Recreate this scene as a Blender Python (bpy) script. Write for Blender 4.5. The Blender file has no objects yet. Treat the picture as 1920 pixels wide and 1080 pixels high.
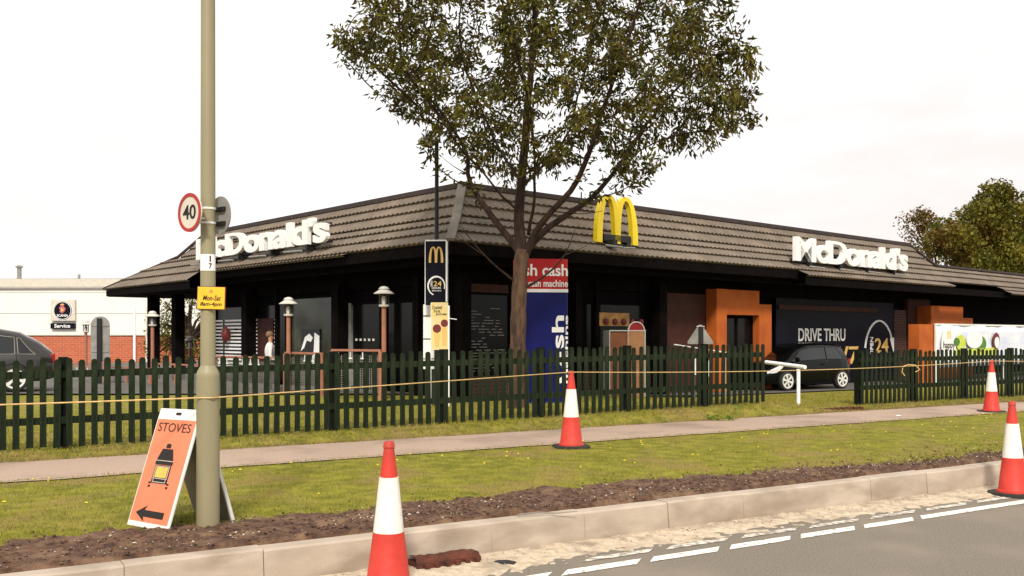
import bpy, math, random
from mathutils import Vector, Matrix, noise, kdtree
random.seed(7)
R = math.radians
col = bpy.context.scene.collection
PI = math.pi

# ------------------------------------------------------------------ materials
MATS = {}
def srgb(r, g, b):
    f = lambda c: (c/255/12.92) if c/255 <= .04045 else ((c/255+.055)/1.055)**2.4
    return (f(r), f(g), f(b))
def mat(name, c, c2=None, rough=.7, scale=8, bump=0, bscale=None, spec=.4, metal=0, detail=4, lo=.35, hi=.65, stretch=None, c3=None, c3scale=2, coat=0, trans=0, emit=0):
    m = bpy.data.materials.new(name); m.use_nodes = True
    nt = m.node_tree; nd = nt.nodes; ln = nt.links
    b = nd['Principled BSDF']
    b.inputs['Roughness'].default_value = rough
    b.inputs['Specular IOR Level'].default_value = spec
    b.inputs['Metallic'].default_value = metal
    b.inputs['Coat Weight'].default_value = coat
    tc = nd.new('ShaderNodeTexCoord'); mp = nd.new('ShaderNodeMapping')
    ln.new(tc.outputs['Object'], mp.inputs['Vector'])
    if stretch: mp.inputs['Scale'].default_value = stretch
    c2 = c2 or tuple(x*.82 for x in c)
    n = nd.new('ShaderNodeTexNoise'); n.inputs['Scale'].default_value = scale; n.inputs['Detail'].default_value = detail
    ln.new(mp.outputs[0], n.inputs['Vector'])
    r = nd.new('ShaderNodeValToRGB'); r.color_ramp.elements[0].position = lo; r.color_ramp.elements[1].position = hi
    r.color_ramp.elements[0].color = (*c2, 1); r.color_ramp.elements[1].color = (*c, 1)
    ln.new(n.outputs['Fac'], r.inputs[0]); out = r.outputs[0]
    if c3:
        n3 = nd.new('ShaderNodeTexNoise'); n3.inputs['Scale'].default_value = c3scale; n3.inputs['Detail'].default_value = 5
        ln.new(mp.outputs[0], n3.inputs['Vector'])
        r3 = nd.new('ShaderNodeValToRGB'); r3.color_ramp.elements[0].position = .5; r3.color_ramp.elements[1].position = .68
        ln.new(n3.outputs['Fac'], r3.inputs[0])
        mx = nd.new('ShaderNodeMixRGB'); mx.inputs[2].default_value = (*c3, 1)
        ln.new(r3.outputs[0], mx.inputs[0]); ln.new(out, mx.inputs[1]); out = mx.outputs[0]
    ln.new(out, b.inputs['Base Color'])
    if bump:
        nb = nd.new('ShaderNodeTexNoise'); nb.inputs['Scale'].default_value = bscale or scale*3; nb.inputs['Detail'].default_value = 6
        ln.new(mp.outputs[0], nb.inputs['Vector'])
        bp = nd.new('ShaderNodeBump'); bp.inputs['Strength'].default_value = bump; bp.inputs['Distance'].default_value = .02
        ln.new(nb.outputs['Fac'], bp.inputs['Height']); ln.new(bp.outputs[0], b.inputs['Normal'])
    if trans:
        tr = nd.new('ShaderNodeBsdfTranslucent'); ln.new(out, tr.inputs['Color'])
        ms = nd.new('ShaderNodeMixShader'); ms.inputs[0].default_value = trans
        o = nd['Material Output']; ln.new(b.outputs[0], ms.inputs[1]); ln.new(tr.outputs[0], ms.inputs[2]); ln.new(ms.outputs[0], o.inputs[0])
    if emit:
        ln.new(out, b.inputs['Emission Color']); b.inputs['Emission Strength'].default_value = emit
    MATS[name] = m
    return m
def brickmat(name, c1, c2, mortar, scale=4.4, axis=0):
    m = bpy.data.materials.new(name); m.use_nodes = True
    nt = m.node_tree; nd = nt.nodes; ln = nt.links; b = nd['Principled BSDF']; b.inputs['Roughness'].default_value = .85
    tc = nd.new('ShaderNodeTexCoord'); sp = nd.new('ShaderNodeSeparateXYZ'); cb = nd.new('ShaderNodeCombineXYZ')
    ln.new(tc.outputs['Object'], sp.inputs[0]); ln.new(sp.outputs[axis], cb.inputs[0]); ln.new(sp.outputs[2], cb.inputs[1])
    br = nd.new('ShaderNodeTexBrick'); br.inputs['Scale'].default_value = scale
    br.inputs['Color1'].default_value = (*c1, 1); br.inputs['Color2'].default_value = (*c2, 1); br.inputs['Mortar'].default_value = (*mortar, 1)
    br.inputs['Mortar Size'].default_value = .03; br.inputs['Brick Width'].default_value = 1; br.inputs['Row Height'].default_value = .33
    ln.new(cb.outputs[0], br.inputs['Vector']); ln.new(br.outputs['Color'], b.inputs['Base Color'])
    MATS[name] = m; return m
mat('grass', (.29, .26, .040), (.15, .15, .022), rough=.9, scale=5, bump=.9, bscale=60, spec=.1, c3=(.27, .195, .07), c3scale=1.3, detail=8)
mat('blade', (.33, .30, .040), (.19, .20, .025), rough=.7, scale=2.2, spec=.15, c3=(.38, .28, .10), c3scale=1.7, trans=.25)
mat('dryblade', (.34, .25, .10), (.15, .12, .04), rough=.8, scale=4, spec=.1)
mat('asphalt', (.27, .23, .18), (.15, .128, .10), rough=.85, scale=70, bump=.6, bscale=120, spec=.3, c3=(.26, .215, .165), c3scale=.8, detail=10)
mat('carpark', (.13, .12, .105), (.10, .09, .08), rough=.9, scale=2, bump=.3, bscale=60)
mat('path', (.50, .365, .28), (.37, .265, .20), rough=.9, scale=45, bump=.5, bscale=120, detail=10, c3=(.31, .225, .17), c3scale=.9)
mat('kerb', (.49, .405, .32), (.38, .31, .24), rough=.85, scale=2.2, bump=.3, bscale=90, detail=8, c3=(.30, .235, .175), c3scale=1.4, stretch=(1, 1, 2.5))
mat('soil', (.15, .078, .045), (.05, .025, .015), rough=.95, scale=14, bump=1, bscale=40, detail=8, c3=(.20, .12, .07), c3scale=5)
mat('sand', (.66, .54, .39), (.48, .38, .27), rough=.95, scale=14, bump=.8, bscale=70, detail=8, c3=(.33, .26, .19), c3scale=4)
mat('pebble', (.60, .53, .45), (.22, .17, .13), rough=.8, scale=5)
mat('marking', (.84, .80, .72), (.34, .29, .23), rough=.75, scale=16, lo=.34, hi=.46, bump=.3, bscale=90, detail=10)
mat('wornmarking', (.70, .65, .56), (.30, .255, .20), rough=.8, scale=14, lo=.42, hi=.58, bump=.3, bscale=90, detail=10)
mat('tile', (.175, .138, .104), (.135, .105, .078), rough=.8, scale=3, bump=.3, bscale=30, c3=(.20, .155, .115), c3scale=1.2)
mat('capdark', (.045, .028, .026), (.03, .02, .018), rough=.7, scale=4)
mat('hipboard', (.22, .185, .15), (.16, .14, .11), rough=.7, scale=3)
mat('darkwood', (.007, .005, .005), (.004, .003, .003), rough=.9, scale=5, spec=.04)  # near-black timber: deep shade under the eaves is put into the colour
mat('soffit', (.007, .005, .005), (.004, .003, .003), rough=.95, scale=5, spec=.03)  # blackened so the colour itself carries the eave shade
mat('darkwall', (.006, .005, .006), (.004, .003, .004), rough=.9, scale=3, spec=.04)  # wall colour holds the heavy under-eave shade
mat('navy', (.006, .006, .014), (.004, .004, .010), rough=.6, scale=3, spec=.12)
mat('bluepanel', (.004, .007, .11), (.003, .005, .08), rough=.5, scale=3, spec=.2)
mat('redpanel', (.50, .010, .010), (.42, .010, .010), rough=.5, scale=3, spec=.3)
mat('white', (.80, .78, .74), (.70, .68, .64), rough=.5, scale=4)
mat('signwhite', (.88, .87, .85), (.82, .81, .79), rough=.4, scale=3)
mat('yellow', (.90, .68, .012), (.86, .62, .012), rough=.35, scale=2)
mat('gold', (.75, .48, .16), (.68, .42, .12), rough=.4, scale=4)
mat('orangewall', (.48, .11, .012), (.38, .08, .009), rough=.8, scale=2, bump=.3, bscale=30)
mat('rustwall', (.055, .011, .006), (.03, .007, .004), rough=.8, scale=3)
mat('fence', (.016, .024, .011), (.008, .013, .006), rough=.85, scale=6, bump=.6, bscale=30, spec=.15, stretch=(3, 3, .6), c3=(.028, .04, .018), c3scale=4)
mat('fencepost', (.006, .009, .005), (.004, .006, .003), rough=.85, scale=5, spec=.15)
mat('postgreen', (.30, .265, .155), (.255, .225, .13), rough=.5, scale=5, spec=.4, stretch=(1, 1, .3), c3=(.25, .215, .13), c3scale=2.5)
mat('black', (.012, .012, .012), (.008, .008, .008), rough=.5, scale=5)
mat('blackink', (.018, .012, .010), (.012, .009, .008), rough=.7, scale=5)
mat('brownink', (.06, .03, .025), (.03, .017, .014), rough=.7, scale=20)
mat('redring', (.42, .02, .02), (.36, .016, .016), rough=.45, scale=5)
mat('signface', (.66, .60, .50), (.58, .53, .44), rough=.45, scale=5)
mat('greyback', (.30, .29, .26), (.22, .21, .19), rough=.55, scale=5, spec=.5)
mat('notice', (.90, .52, .03), (.82, .45, .02), rough=.5, scale=6)
mat('salmon', (.78, .22, .11), (.70, .19, .09), rough=.6, scale=3)
mat('boardback', (.24, .20, .155), (.19, .155, .12), rough=.7, scale=4)
mat('flame', (.9, .55, .12), (.75, .35, .05), rough=.6, scale=12)
mat('conered', (.62, .045, .028), (.50, .036, .022), rough=.6, scale=7, c3=(.40, .05, .03), c3scale=3.5, bump=.2, bscale=20)
mat('conewhite', (.80, .77, .70), (.60, .55, .47), rough=.5, scale=14, lo=.3, hi=.45, c3=(.60, .54, .45), c3scale=5, stretch=(1, 1, .5))
mat('rubber', (.03, .03, .026), (.02, .018, .016), rough=.85, scale=9, bump=.4)
mat('rope', (.72, .48, .20), (.55, .36, .15), rough=.8, scale=20)
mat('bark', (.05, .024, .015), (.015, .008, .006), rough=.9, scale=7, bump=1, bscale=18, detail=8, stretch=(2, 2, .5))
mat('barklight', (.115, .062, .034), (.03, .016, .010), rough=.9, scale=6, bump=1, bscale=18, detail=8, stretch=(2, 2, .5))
mat('leaf', (.155, .145, .017), (.038, .044, .007), rough=.55, scale=2.4, spec=.18, c3=(.14, .09, .018), c3scale=3.1, trans=.22, lo=.42, hi=.60)
mat('leaf2', (.11, .07, .018), (.035, .032, .009), rough=.6, scale=2, spec=.15, trans=.25)
mat('bgleaf', (.25, .21, .03), (.11, .12, .018), rough=.7, scale=.5, spec=.2, c3=(.16, .085, .02), c3scale=.45, trans=.2)
mat('bgleafred', (.26, .15, .04), (.14, .09, .025), rough=.7, scale=.6, spec=.2, c3=(.12, .10, .02), c3scale=.5, trans=.2)
mat('cladding', (.80, .78, .72), (.76, .74, .68), rough=.6, scale=1)
mat('cladgrey', (.42, .39, .34), (.36, .33, .29), rough=.6, scale=2)
brickmat('brick', (.50, .105, .04), (.40, .08, .03), (.45, .26, .17), 2.2)
brickmat('darkbrick', (.07, .02, .012), (.05, .014, .010), (.10, .07, .05), 3.4, axis=0)
mat('terracotta', (.40, .16, .10), (.33, .13, .08), rough=.6, scale=4)
mat('lampwhite', (.66, .62, .55), (.5, .46, .4), rough=.4, scale=5)
mat('lantern_cage', (.06, .05, .045), (.04, .035, .03), rough=.5, scale=5)
mat('glassdark', (.006, .006, .006), (.004, .004, .004), rough=.15, spec=.12, scale=.8)
mat('glassreflect', (.06, .07, .045), (.012, .014, .010), rough=.15, spec=.25, scale=.9, detail=3)  # greenish mottling paints the window's reflections into the pane colour
mat('carblack', (.004, .004, .004), (.003, .003, .003), rough=.14, spec=.16, coat=.04, scale=2)
mat('cargrey', (.022, .019, .016), (.018, .016, .013), rough=.25, spec=.5, coat=.5, scale=2, metal=.3)
mat('carglass', (.003, .003, .003), (.002, .002, .002), rough=.05, spec=.7, scale=2)
mat('alloy', (.72, .70, .66), (.62, .6, .56), rough=.35, scale=5)
mat('headlight', (.75, .76, .78), (.65, .66, .68), rough=.12, scale=5)
mat('tail', (.35, .01, .01), (.3, .01, .01), rough=.2, scale=5)
mat('skin', (.52, .28, .19), (.47, .25, .17), rough=.6, scale=5)
mat('shirt', (.72, .70, .68), (.62, .6, .58), rough=.8, scale=6)
mat('shirtdark', (.05, .04, .04), (.04, .03, .03), rough=.8, scale=6)
mat('trousers', (.03, .03, .04), (.02, .02, .03), rough=.8, scale=6)
mat('hair', (.22, .12, .06), (.15, .08, .04), rough=.7, scale=10)
mat('rusty', (.13, .035, .015), (.05, .015, .010), rough=.9, scale=9, bump=1, bscale=25)
mat('banner', (.62, .66, .80), (.80, .80, .82), rough=.6, scale=1.5, stretch=(.6, 1, 2.5))
mat('lime', (.50, .62, .03), (.62, .66, .15), rough=.6, scale=5)
mat('leafgreen', (.05, .16, .02), (.10, .25, .03), rough=.6, scale=5)
mat('posteryellow', (.74, .53, .16), (.70, .60, .36), rough=.6, scale=2.5)
mat('emblemred', (.55, .12, .14), (.42, .08, .12), rough=.6, scale=8)
mat('maroon', (.16, .02, .02), (.12, .015, .015), rough=.6, scale=5)
mat('reddome', (.42, .012, .010), (.36, .01, .01), rough=.5, scale=5)
mat('bincream', (.62, .30, .14), (.52, .24, .10), rough=.6, scale=4)
mat('binbrown', (.34, .12, .045), (.26, .09, .035), rough=.6, scale=4)
mat('menuglow', (.30, .15, .04), (.16, .075, .02), rough=.6, scale=3, emit=.25)
mat('greyrope', (.25, .22, .18), (.2, .17, .14), rough=.8, scale=8)
mat('patioslab', (.30, .26, .21), (.24, .21, .17), rough=.85, scale=2)
M = MATS

# ------------------------------------------------------------------ mesh helpers
class MB:
    def __init__(s): s.v = []; s.f = []; s.mi = []; s.cur = 0
    def add(s, vs, fs, T=None):
        o = len(s.v)
        s.v += [tuple(T @ Vector(p)) if T else tuple(p) for p in vs]
        s.f += [tuple(i+o for i in f) for f in fs]; s.mi += [s.cur]*len(fs); return s
    def box(s, x0, x1, y0, y1, z0, z1, T=None):
        return s.add([(x0,y0,z0),(x1,y0,z0),(x1,y1,z0),(x0,y1,z0),(x0,y0,z1),(x1,y0,z1),(x1,y1,z1),(x0,y1,z1)],
                     [(0,3,2,1),(4,5,6,7),(0,1,5,4),(1,2,6,5),(2,3,7,6),(3,0,4,7)], T)
    def lathe(s, prof, n=20, T=None, cx=0, cy=0):
        vs = []; fs = []
        for r, z in prof:
            for k in range(n):
                a = 2*PI*k/n; vs.append((cx+r*math.cos(a), cy+r*math.sin(a), z))
        for i in range(len(prof)-1):
            for k in range(n):
                k2 = (k+1) % n; fs.append((i*n+k, i*n+k2, (i+1)*n+k2, (i+1)*n+k))
        fs.append(tuple(range(n-1, -1, -1))); fs.append(tuple((len(prof)-1)*n+k for k in range(n)))
        return s.add(vs, fs, T)
    def tube(s, pts, rad, n=8, cap=True):
        pts = [Vector(p) for p in pts]
        rads = rad if isinstance(rad, (list, tuple)) else [rad]*len(pts)
        vs = []; fs = []; up = None
        for i, p in enumerate(pts):
            d = (pts[min(i+1, len(pts)-1)] - pts[max(i-1, 0)])
            if d.length < 1e-9: d = Vector((0,0,1))
            d.normalize()
            if up is None: up = Vector((0,0,1)) if abs(d.z) < .9 else Vector((1,0,0))
            a = d.cross(up).normalized(); b = a.cross(d).normalized(); up = b
            for k in range(n):
                t = 2*PI*k/n; vs.append(p + (a*math.cos(t) + b*math.sin(t))*rads[i])
        for i in range(len(pts)-1):
            for k in range(n):
                k2 = (k+1) % n; fs.append((i*n+k, i*n+k2, (i+1)*n+k2, (i+1)*n+k))
        if cap: fs.append(tuple(range(n-1,-1,-1))); fs.append(tuple((len(pts)-1)*n+k for k in range(n)))
        return s.add(vs, fs)
    def prism(s, poly, y0, y1, T=None):          # poly in (x,z), extruded along y
        n = len(poly)
        vs = [(x, y0, z) for x, z in poly] + [(x, y1, z) for x, z in poly]
        fs = [tuple(range(n)), tuple(range(2*n-1, n-1, -1))] + [(i, i+n, (i+1) % n + n, (i+1) % n) for i in range(n)]
        return s.add(vs, fs, T)
    def build(s, name, m, parent=None, smooth=False, bevel=0):
        me = bpy.data.meshes.new(name); me.from_pydata(s.v, [], s.f); me.update()
        for q in (m if isinstance(m, (list, tuple)) else [m]): me.materials.append(M[q] if isinstance(q, str) else q)
        if any(s.mi): me.polygons.foreach_set('material_index', s.mi)
        if smooth:
            me.polygons.foreach_set('use_smooth', [True]*len(me.polygons)); me.set_sharp_from_angle(angle=R(42))
        o = bpy.data.objects.new(name, me); col.objects.link(o)
        if parent: o.parent = parent
        if bevel:
            b = o.modifiers.new('b', 'BEVEL'); b.width = bevel; b.segments = 2; b.limit_method = 'ANGLE'
        return o
def tag(o, label=None, cat=None, group=None, kind=None):
    if label: o['label'] = label
    if cat: o['category'] = cat
    if group: o['group'] = group
    if kind: o['kind'] = kind
    return o
def empty(name, loc, rz=0, label=None, cat=None, group=None):
    o = bpy.data.objects.new(name, None); col.objects.link(o); o.location = loc; o.rotation_euler = (0, 0, rz)
    o.empty_display_size = .2
    return tag(o, label, cat, group)
def copy_tree(o, parent=None):
    c = o.copy(); col.objects.link(c)
    if parent: c.parent = parent
    for ch in list(o.children): copy_tree(ch, c)
    return c
def text_pts(body, bold=0.0, ext=.5, spacing=1.0, shear=0):
    cu = bpy.data.curves.new('t', 'FONT'); cu.body = body; cu.extrude = ext; cu.offset = bold; cu.space_character = spacing; cu.resolution_u = 4; cu.shear = shear
    o = bpy.data.objects.new('t', cu); col.objects.link(o)
    dg = bpy.context.evaluated_depsgraph_get(); dg.update()
    me = bpy.data.meshes.new_from_object(o.evaluated_get(dg))
    vs = [v.co.copy() for v in me.vertices]; fs = [tuple(p.vertices) for p in me.polygons]
    bpy.data.objects.remove(o); bpy.data.curves.remove(cu); bpy.data.meshes.remove(me)
    return vs, fs
def text(mb, body, x0, x1, z0, z1, y0, y1, bold=0, T=None, rot=0, spacing=1.0, shear=0, tall=0):
    """letters filling x0..x1, z0..z1 (bounding box), facing -Y, from y0 (front) to y1"""
    vs, fs = text_pts(body, bold, .5, spacing, shear)
    if rot: vs = [Vector((-v.y, v.x, v.z)) for v in vs]
    if tall:
        for v in vs: v.y = v.y if v.y < 0 else (v.y/.54*tall if v.y < .54 else tall+(v.y-.54)/.20*(.74-tall))
    ax = [v.x for v in vs]; ay = [v.y for v in vs]
    sx = (x1-x0)/(max(ax)-min(ax)); sy = (z1-z0)/(max(ay)-min(ay))
    az = [v.z for v in vs]; zmin, zmax = min(az), max(az)
    out = [(x0+(v.x-min(ax))*sx, y1+(v.z-zmin)/(zmax-zmin)*(y0-y1), z0+(v.y-min(ay))*sy) for v in vs]
    return mb.add(out, fs, T)
def ring(mb, cx, cz, r0, r1, y0, y1, a0=0, a1=2*PI, n=40, sx=1.0, taper=0):
    full = abs(a1-a0-2*PI) < 1e-4
    vs = []; fs = []
    for k in range(n+1):
        t = k/n; a = a0+(a1-a0)*t; ri = r0 + (r1-r0)*taper*abs(2*t-1) if taper else r0
        for r, y in ((ri, y0), (r1, y0), (r1, y1), (ri, y1)): vs.append((cx+r*sx*math.cos(a), y, cz+r*math.sin(a)))
    for k in range(n):
        for q in range(4): fs.append((k*4+q, k*4+(q+1) % 4, (k+1)*4+(q+1) % 4, (k+1)*4+q))
    return mb.add(vs, fs)
def disc(mb, cx, cz, r, y0, y1, n=40, sx=1.0):
    return mb.prism([(cx+r*sx*math.cos(2*PI*k/n), cz+r*math.sin(2*PI*k/n)) for k in range(n)], y0, y1)
def arches(mb, x0, x1, z0, z1, y0, y1, w=.16, lean=1.0, T=None):
    """golden double arch as a tapering ribbon"""
    W = x1-x0; H = z1-z0; n = 22; t = w*W; ap = .30*W; mid = W/2
    for side in (0, 1):
        c = x0+ap if side == 0 else x1-ap; pts = []
        ao, ai = ap, mid+t*.5-ap          # outer radii towards the outside and towards the middle
        for k in range(2*n+1):
            th = PI*k/(2*n); ca, sa = math.cos(th), math.sin(th)      # k=0 outside foot
            ro, ri = (ao, ao-t) if ca >= 0 else (ai, ai-t)
            sg_ = -1 if side == 0 else 1
            e_ = lambda q, p: math.copysign(abs(q)**p, q)
            pts.append((c+sg_*ro*e_(ca, .9), z0+H*sa**.85 if sa > 1e-9 else z0, c+sg_*ri*e_(ca, .9), z0+(H*.91)*sa**.85 if sa > 1e-9 else z0))
        vs = []; fs = []; m = len(pts)
        for ox, oz, ix, iz in pts:
            for x, z, y in ((ox, oz, y0), (ix, iz, y0), (ix, iz, y1), (ox, oz, y1)): vs.append((x, y+(side*.001), z))
        for k in range(m-1):
            for q in range(4): fs.append((k*4+q, k*4+(q+1) % 4, (k+1)*4+(q+1) % 4, (k+1)*4+q))
        fs.append((0,1,2,3)); fs.append(((m-1)*4+3, (m-1)*4+2, (m-1)*4+1, (m-1)*4))
        mb.add(vs, fs, T)
    return mb

# ------------------------------------------------------------------ ground geometry frame
F = 1788.0; HZ = 630.0; HC = 1.75
A31 = R(31); U = Vector((math.cos(A31), math.sin(A31), 0)); N = Vector((-math.sin(A31), math.cos(A31), 0))
def P(s, n, z=0): return Vector((U.x*s+N.x*n, U.y*s+N.y*n, z))
def sn(x, y): return U.x*x+U.y*y, N.x*x+N.y*y
def sm(a, b, t):
    t = max(0, min(1, (t-a)/(b-a))); return t*t*(3-2*t)
def ground(x, y):
    s, n = sn(x, y)
    if n < 6.70: return -.06
    if n < 12.75: return .25
    zf = .31 + .011*max(-4, min(13, s)); zf = zf + (.31-zf)*sm(13.3, 16, s)
    t = sm(12.75, 13.2, n); z = .25+(zf-.25)*t
    back = .29 - .012*max(0, min(60, y-24)); back = back + (.03-back)*sm(12, 19, s)
    z = z + (back-z)*sm(13.6, 19.5, n)
    return z
def place(px, Y):
    x = (px-960)/F*Y; return Vector((x, Y, ground(x, Y)))
fb = lambda x, y, z=0, sc=1.0: noise.fractal(Vector((x*sc, y*sc, z)), 1.0, 2.0, 5)

ns = sorted(set([-300, -60, -20, 0, 5, 6.68, 6.72] + [6.8, 9, 11, 12.7, 12.8, 12.9, 13, 13.1, 13.2, 13.4, 13.6] + [13.6+.5*k for k in range(13)] + [21, 24, 28, 34, 40, 50, 60, 80, 120, 250, 600]))
ss = sorted(set([-500, -150, -80, -50, -30, -20, -15] + [-10+k for k in range(41)] + [35, 42, 55, 70, 90, 130, 250, 700]))
mb = MB()
mb.v = []
for n in ns:
    for s in ss:
        p = P(s, n); mb.v.append((p.x, p.y, ground(p.x, p.y)))
for i in range(len(ns)-1):
    for j in range(len(ss)-1):
        a = i*len(ss)+j; mb.f.append((a, a+1, a+len(ss)+1, a+len(ss))); mb.mi.append(0)
tag(mb.build('ground', 'grass'), kind='structure')
def strip(name, m, n0, n1, s0, s1, z, ds=1.0, kind='structure'):
    mb = MB(); k = int((s1-s0)/ds)
    for i in range(k+1):
        s = s0+ds*i
        mb.v += [tuple(P(s, n0, z)), tuple(P(s, n1, z))]
    for i in range(k): mb.f.append((2*i, 2*i+2, 2*i+3, 2*i+1)); mb.mi.append(0)
    return tag(mb.build(name, m), kind=kind)
strip('road', 'asphalt', -14, 6.64, -120, 240, 0, 20)
# footpath with slightly irregular edges
mb = MB(); K = 260
for i in range(K+1):
    s = -18+i*.25
    mb.v += [tuple(P(s, 10.95+.05*fb(s*1.3, 1), .262)), tuple(P(s, 11.8, .266)), tuple(P(s, 12.66+.06*fb(s*1.1, 7)-.25*sm(18, 26, s), .262))]
for i in range(K):
    a = 3*i; mb.f += [(a, a+3, a+4, a+1), (a+1, a+4, a+5, a+2)]; mb.mi += [0, 0]
tag(mb.build('footpath', 'path'), kind='structure')
# car park sheet
def Yb(x): return 23.6 if x < 0 else 23.6+.601*x
mb = MB(); xs = [-90, -60, -40, -30] + [-24+2*k for k in range(33)] + [50, 70, 100]; ts = [0, .5, 1, 2, 3, 4.5, 6, 8, 10, 13, 16, 20, 26, 34, 46, 70, 110]
for x in xs:
    for t in ts:
        y = Yb(x)+t; mb.v.append((x, y, ground(x, y)+.035))
for i in range(len(xs)-1):
    for j in range(len(ts)-1):
        a = i*len(ts)+j; mb.f.append((a, a+len(ts), a+len(ts)+1, a+1)); mb.mi.append(0)
tag(mb.build('car_park', 'carpark'), kind='structure')
# kerb: row of precast stones
mb = MB(); L = .915
for k in range(-14, 48):
    s0 = k*L+.12; s1 = s0+L-.004
    dz = .004*math.sin(k*2.3); dn = .006*math.sin(k*1.7)
    prof = [(6.60+dn, -.1), (6.60+dn, .05), (6.618+dn, .245+dz), (6.632+dn, .258+dz), (6.775, .258+dz), (6.775, -.1)]
    vs = [tuple(P(s0, n, z)) for n, z in prof] + [tuple(P(s1, n, z)) for n, z in prof]
    m = len(prof); mb.add(vs, [tuple(range(m)), tuple(range(2*m-1, m-1, -1))] + [(i, i+m, (i+1) % m+m, (i+1) % m) for i in range(m)])
tag(mb.build('kerb', 'kerb', bevel=.0025), kind='structure')
# bare soil strip behind the kerb (undulating sheet that dips under the grass)
def soil_z(s, n):
    edge = 7.85 + .28*fb(s*.55, 3) + .12*fb(s*2.1, 9) - .55*sm(4.5, 11, s) + .25*sm(3, -2, s)*0
    d = edge - n
    if n < 6.79: return .225
    return .25 + min(.035, d*.12) + .022*fb(s*5, n*5) + .018*fb(s*14, n*14)
mb = MB(); ds = .055; K = int(26/ds); Q = 34
for i in range(K):
    s = -5+i*ds
    for q in range(Q):
        n = 6.77+q*.05; mb.v.append(tuple(P(s, n, soil_z(s, n))))
for i in range(K-1):
    for q in range(Q-1):
        a = i*Q+q; mb.f.append((a, a+Q, a+Q+1, a+1)); mb.mi.append(0)
tag(mb.build('soil_strip', 'soil'), kind='structure')
# sand and gravel swept along the gutter
def sand_z(s, n):
    w = .46 + .09*fb(s*.8, 2) + .25*math.exp(-((s-3.1)/.8)**2) + .07*sm(6, 12, s)
    d = n-(6.60-w); return -.006 + min(.03, d*.07) + .010*fb(s*8, n*8) + .007*fb(s*25, n*25)
mb = MB(); ds = .05; K = int(18/ds); Q = 16
for i in range(K):
    s = 1+i*ds
    for q in range(Q):
        n = 5.80+q*.054; mb.v.append(tuple(P(s, n, sand_z(s, n))))
for i in range(K-1):
    for q in range(Q-1):
        a = i*Q+q; mb.f.append((a, a+Q, a+Q+1, a+1)); mb.mi.append(0)
tag(mb.build('gutter_sand', 'sand'), 'pale sand and gravel swept along the foot of the kerb', 'sand', kind='stuff')
# lane edge markings
mb = MB()
def dash(s0, s1, nc, w=.125):
    k = 8; top = []; bot = []
    for i in range(k+1):
        s = s0+(s1-s0)*i/k
        top.append(P(s+.14, nc+w/2+.006*fb(s*9, nc), .005)); bot.append(P(s, nc-w/2+.006*fb(s*9, nc+3), .005))
    mb.add(top+bot, [(i, k+1+i, k+2+i, i+1)[::-1] for i in range(k)])
s = 3.05
while s < 7.6: dash(s, s+.70, 5.83); s += .83
dash(s, s+2.1, 5.84); s += 2.25
while s < 40: dash(s, s+1.5, 5.85); s += 1.75
tag(mb.build('road_markings', 'marking'), kind='structure')
mb = MB(); s = 4.25
while s < 40: dash(s, s+.66, 6.08, .09); s += .84
tag(mb.build('worn_road_markings', 'wornmarking'), kind='structure')

# pebbles on soil and in gutter
def pebbles(name, count, fn, m, label, cat, smin, smax):
    mb = MB(); rnd = random.Random(3)
    ico = [(0,0,1),(0,0,-1),(1,0,0),(-1,0,0),(0,1,0),(0,-1,0)]
    fc = [(0,2,4),(0,4,3),(0,3,5),(0,5,2),(1,4,2),(1,3,4),(1,5,3),(1,2,5)]
    for _ in range(count):
        p = fn(rnd); sz = smin+(smax-smin)*rnd.random()**3; a = rnd.random()*6
        vs = []
        for x, y, z in ico:
            x *= sz*rnd.uniform(.6, 1.3); y *= sz*rnd.uniform(.6, 1.3); z *= sz*rnd.uniform(.4, .8)
            vs.append((p.x+x*math.cos(a)-y*math.sin(a), p.y+x*math.sin(a)+y*math.cos(a), p.z+z))
        mb.add(vs, fc)
    tag(mb.build(name, m), label, cat, kind='stuff')
def f1(r):
    s = r.uniform(-4, 17); n = 6.8+abs(r.gauss(0, .45)); return P(s, n, max(.25, soil_z(s, n))+.004)
pebbles('soil_stones', 1900, f1, 'pebble', 'small pale stones scattered over the bare brown soil strip', 'stones', .003, .017)
def f2(r):
    s = r.uniform(1, 18); n = 6.59-abs(r.gauss(0, .17)); return P(s, n, max(0, sand_z(s, n))+.003)
pebbles('gutter_gravel', 2600, f2, 'pebble', 'loose pale gravel lying on the gutter sand', 'gravel', .003, .013)
def f3(r):
    s = r.uniform(-4, 17); n = 6.8+abs(r.gauss(0, .5)); return P(s, n, max(.25, soil_z(s, n))+.008)
pebbles('soil_clods', 7500, f3, 'soil', 'dark crumbly clods of earth on the soil strip', 'soil clods', .005, .022)

# grass blades
def blades(name, count, fn, m, label, cat, h0, h1, w=.006, seed=1):
    mb = MB(); rnd = random.Random(seed); V = mb.v; Fc = mb.f
    for _ in range(count):
        p = fn(rnd)
        if p is None: continue
        a = rnd.random()*PI; h = rnd.uniform(h0, h1); lx = rnd.gauss(0, .5)*h; ly = rnd.gauss(0, .5)*h
        dx = math.cos(a)*w; dy = math.sin(a)*w; o = len(V)
        V += [(p.x-dx, p.y-dy, p.z), (p.x+dx, p.y+dy, p.z), (p.x+lx, p.y+ly, p.z+h)]; Fc.append((o, o+1, o+2)); mb.mi.append(0)
    tag(mb.build(name, m), label, cat, kind='stuff')
def g1(r):
    Y = 6.2 + 12.5*r.random()**1.4; x = r.uniform(-.56, .56)*Y; s, n = sn(x, Y)
    if n < 7.1 or n > 11.0 or soil_z(s, n) > .262+.01*r.random(): return None
    return Vector((x, Y, .25))
blades('verge_grass', 110000, g1, 'blade', 'short olive green grass on the verge between soil and footpath', 'grass', .012, .038, .0035, 1)
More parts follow.
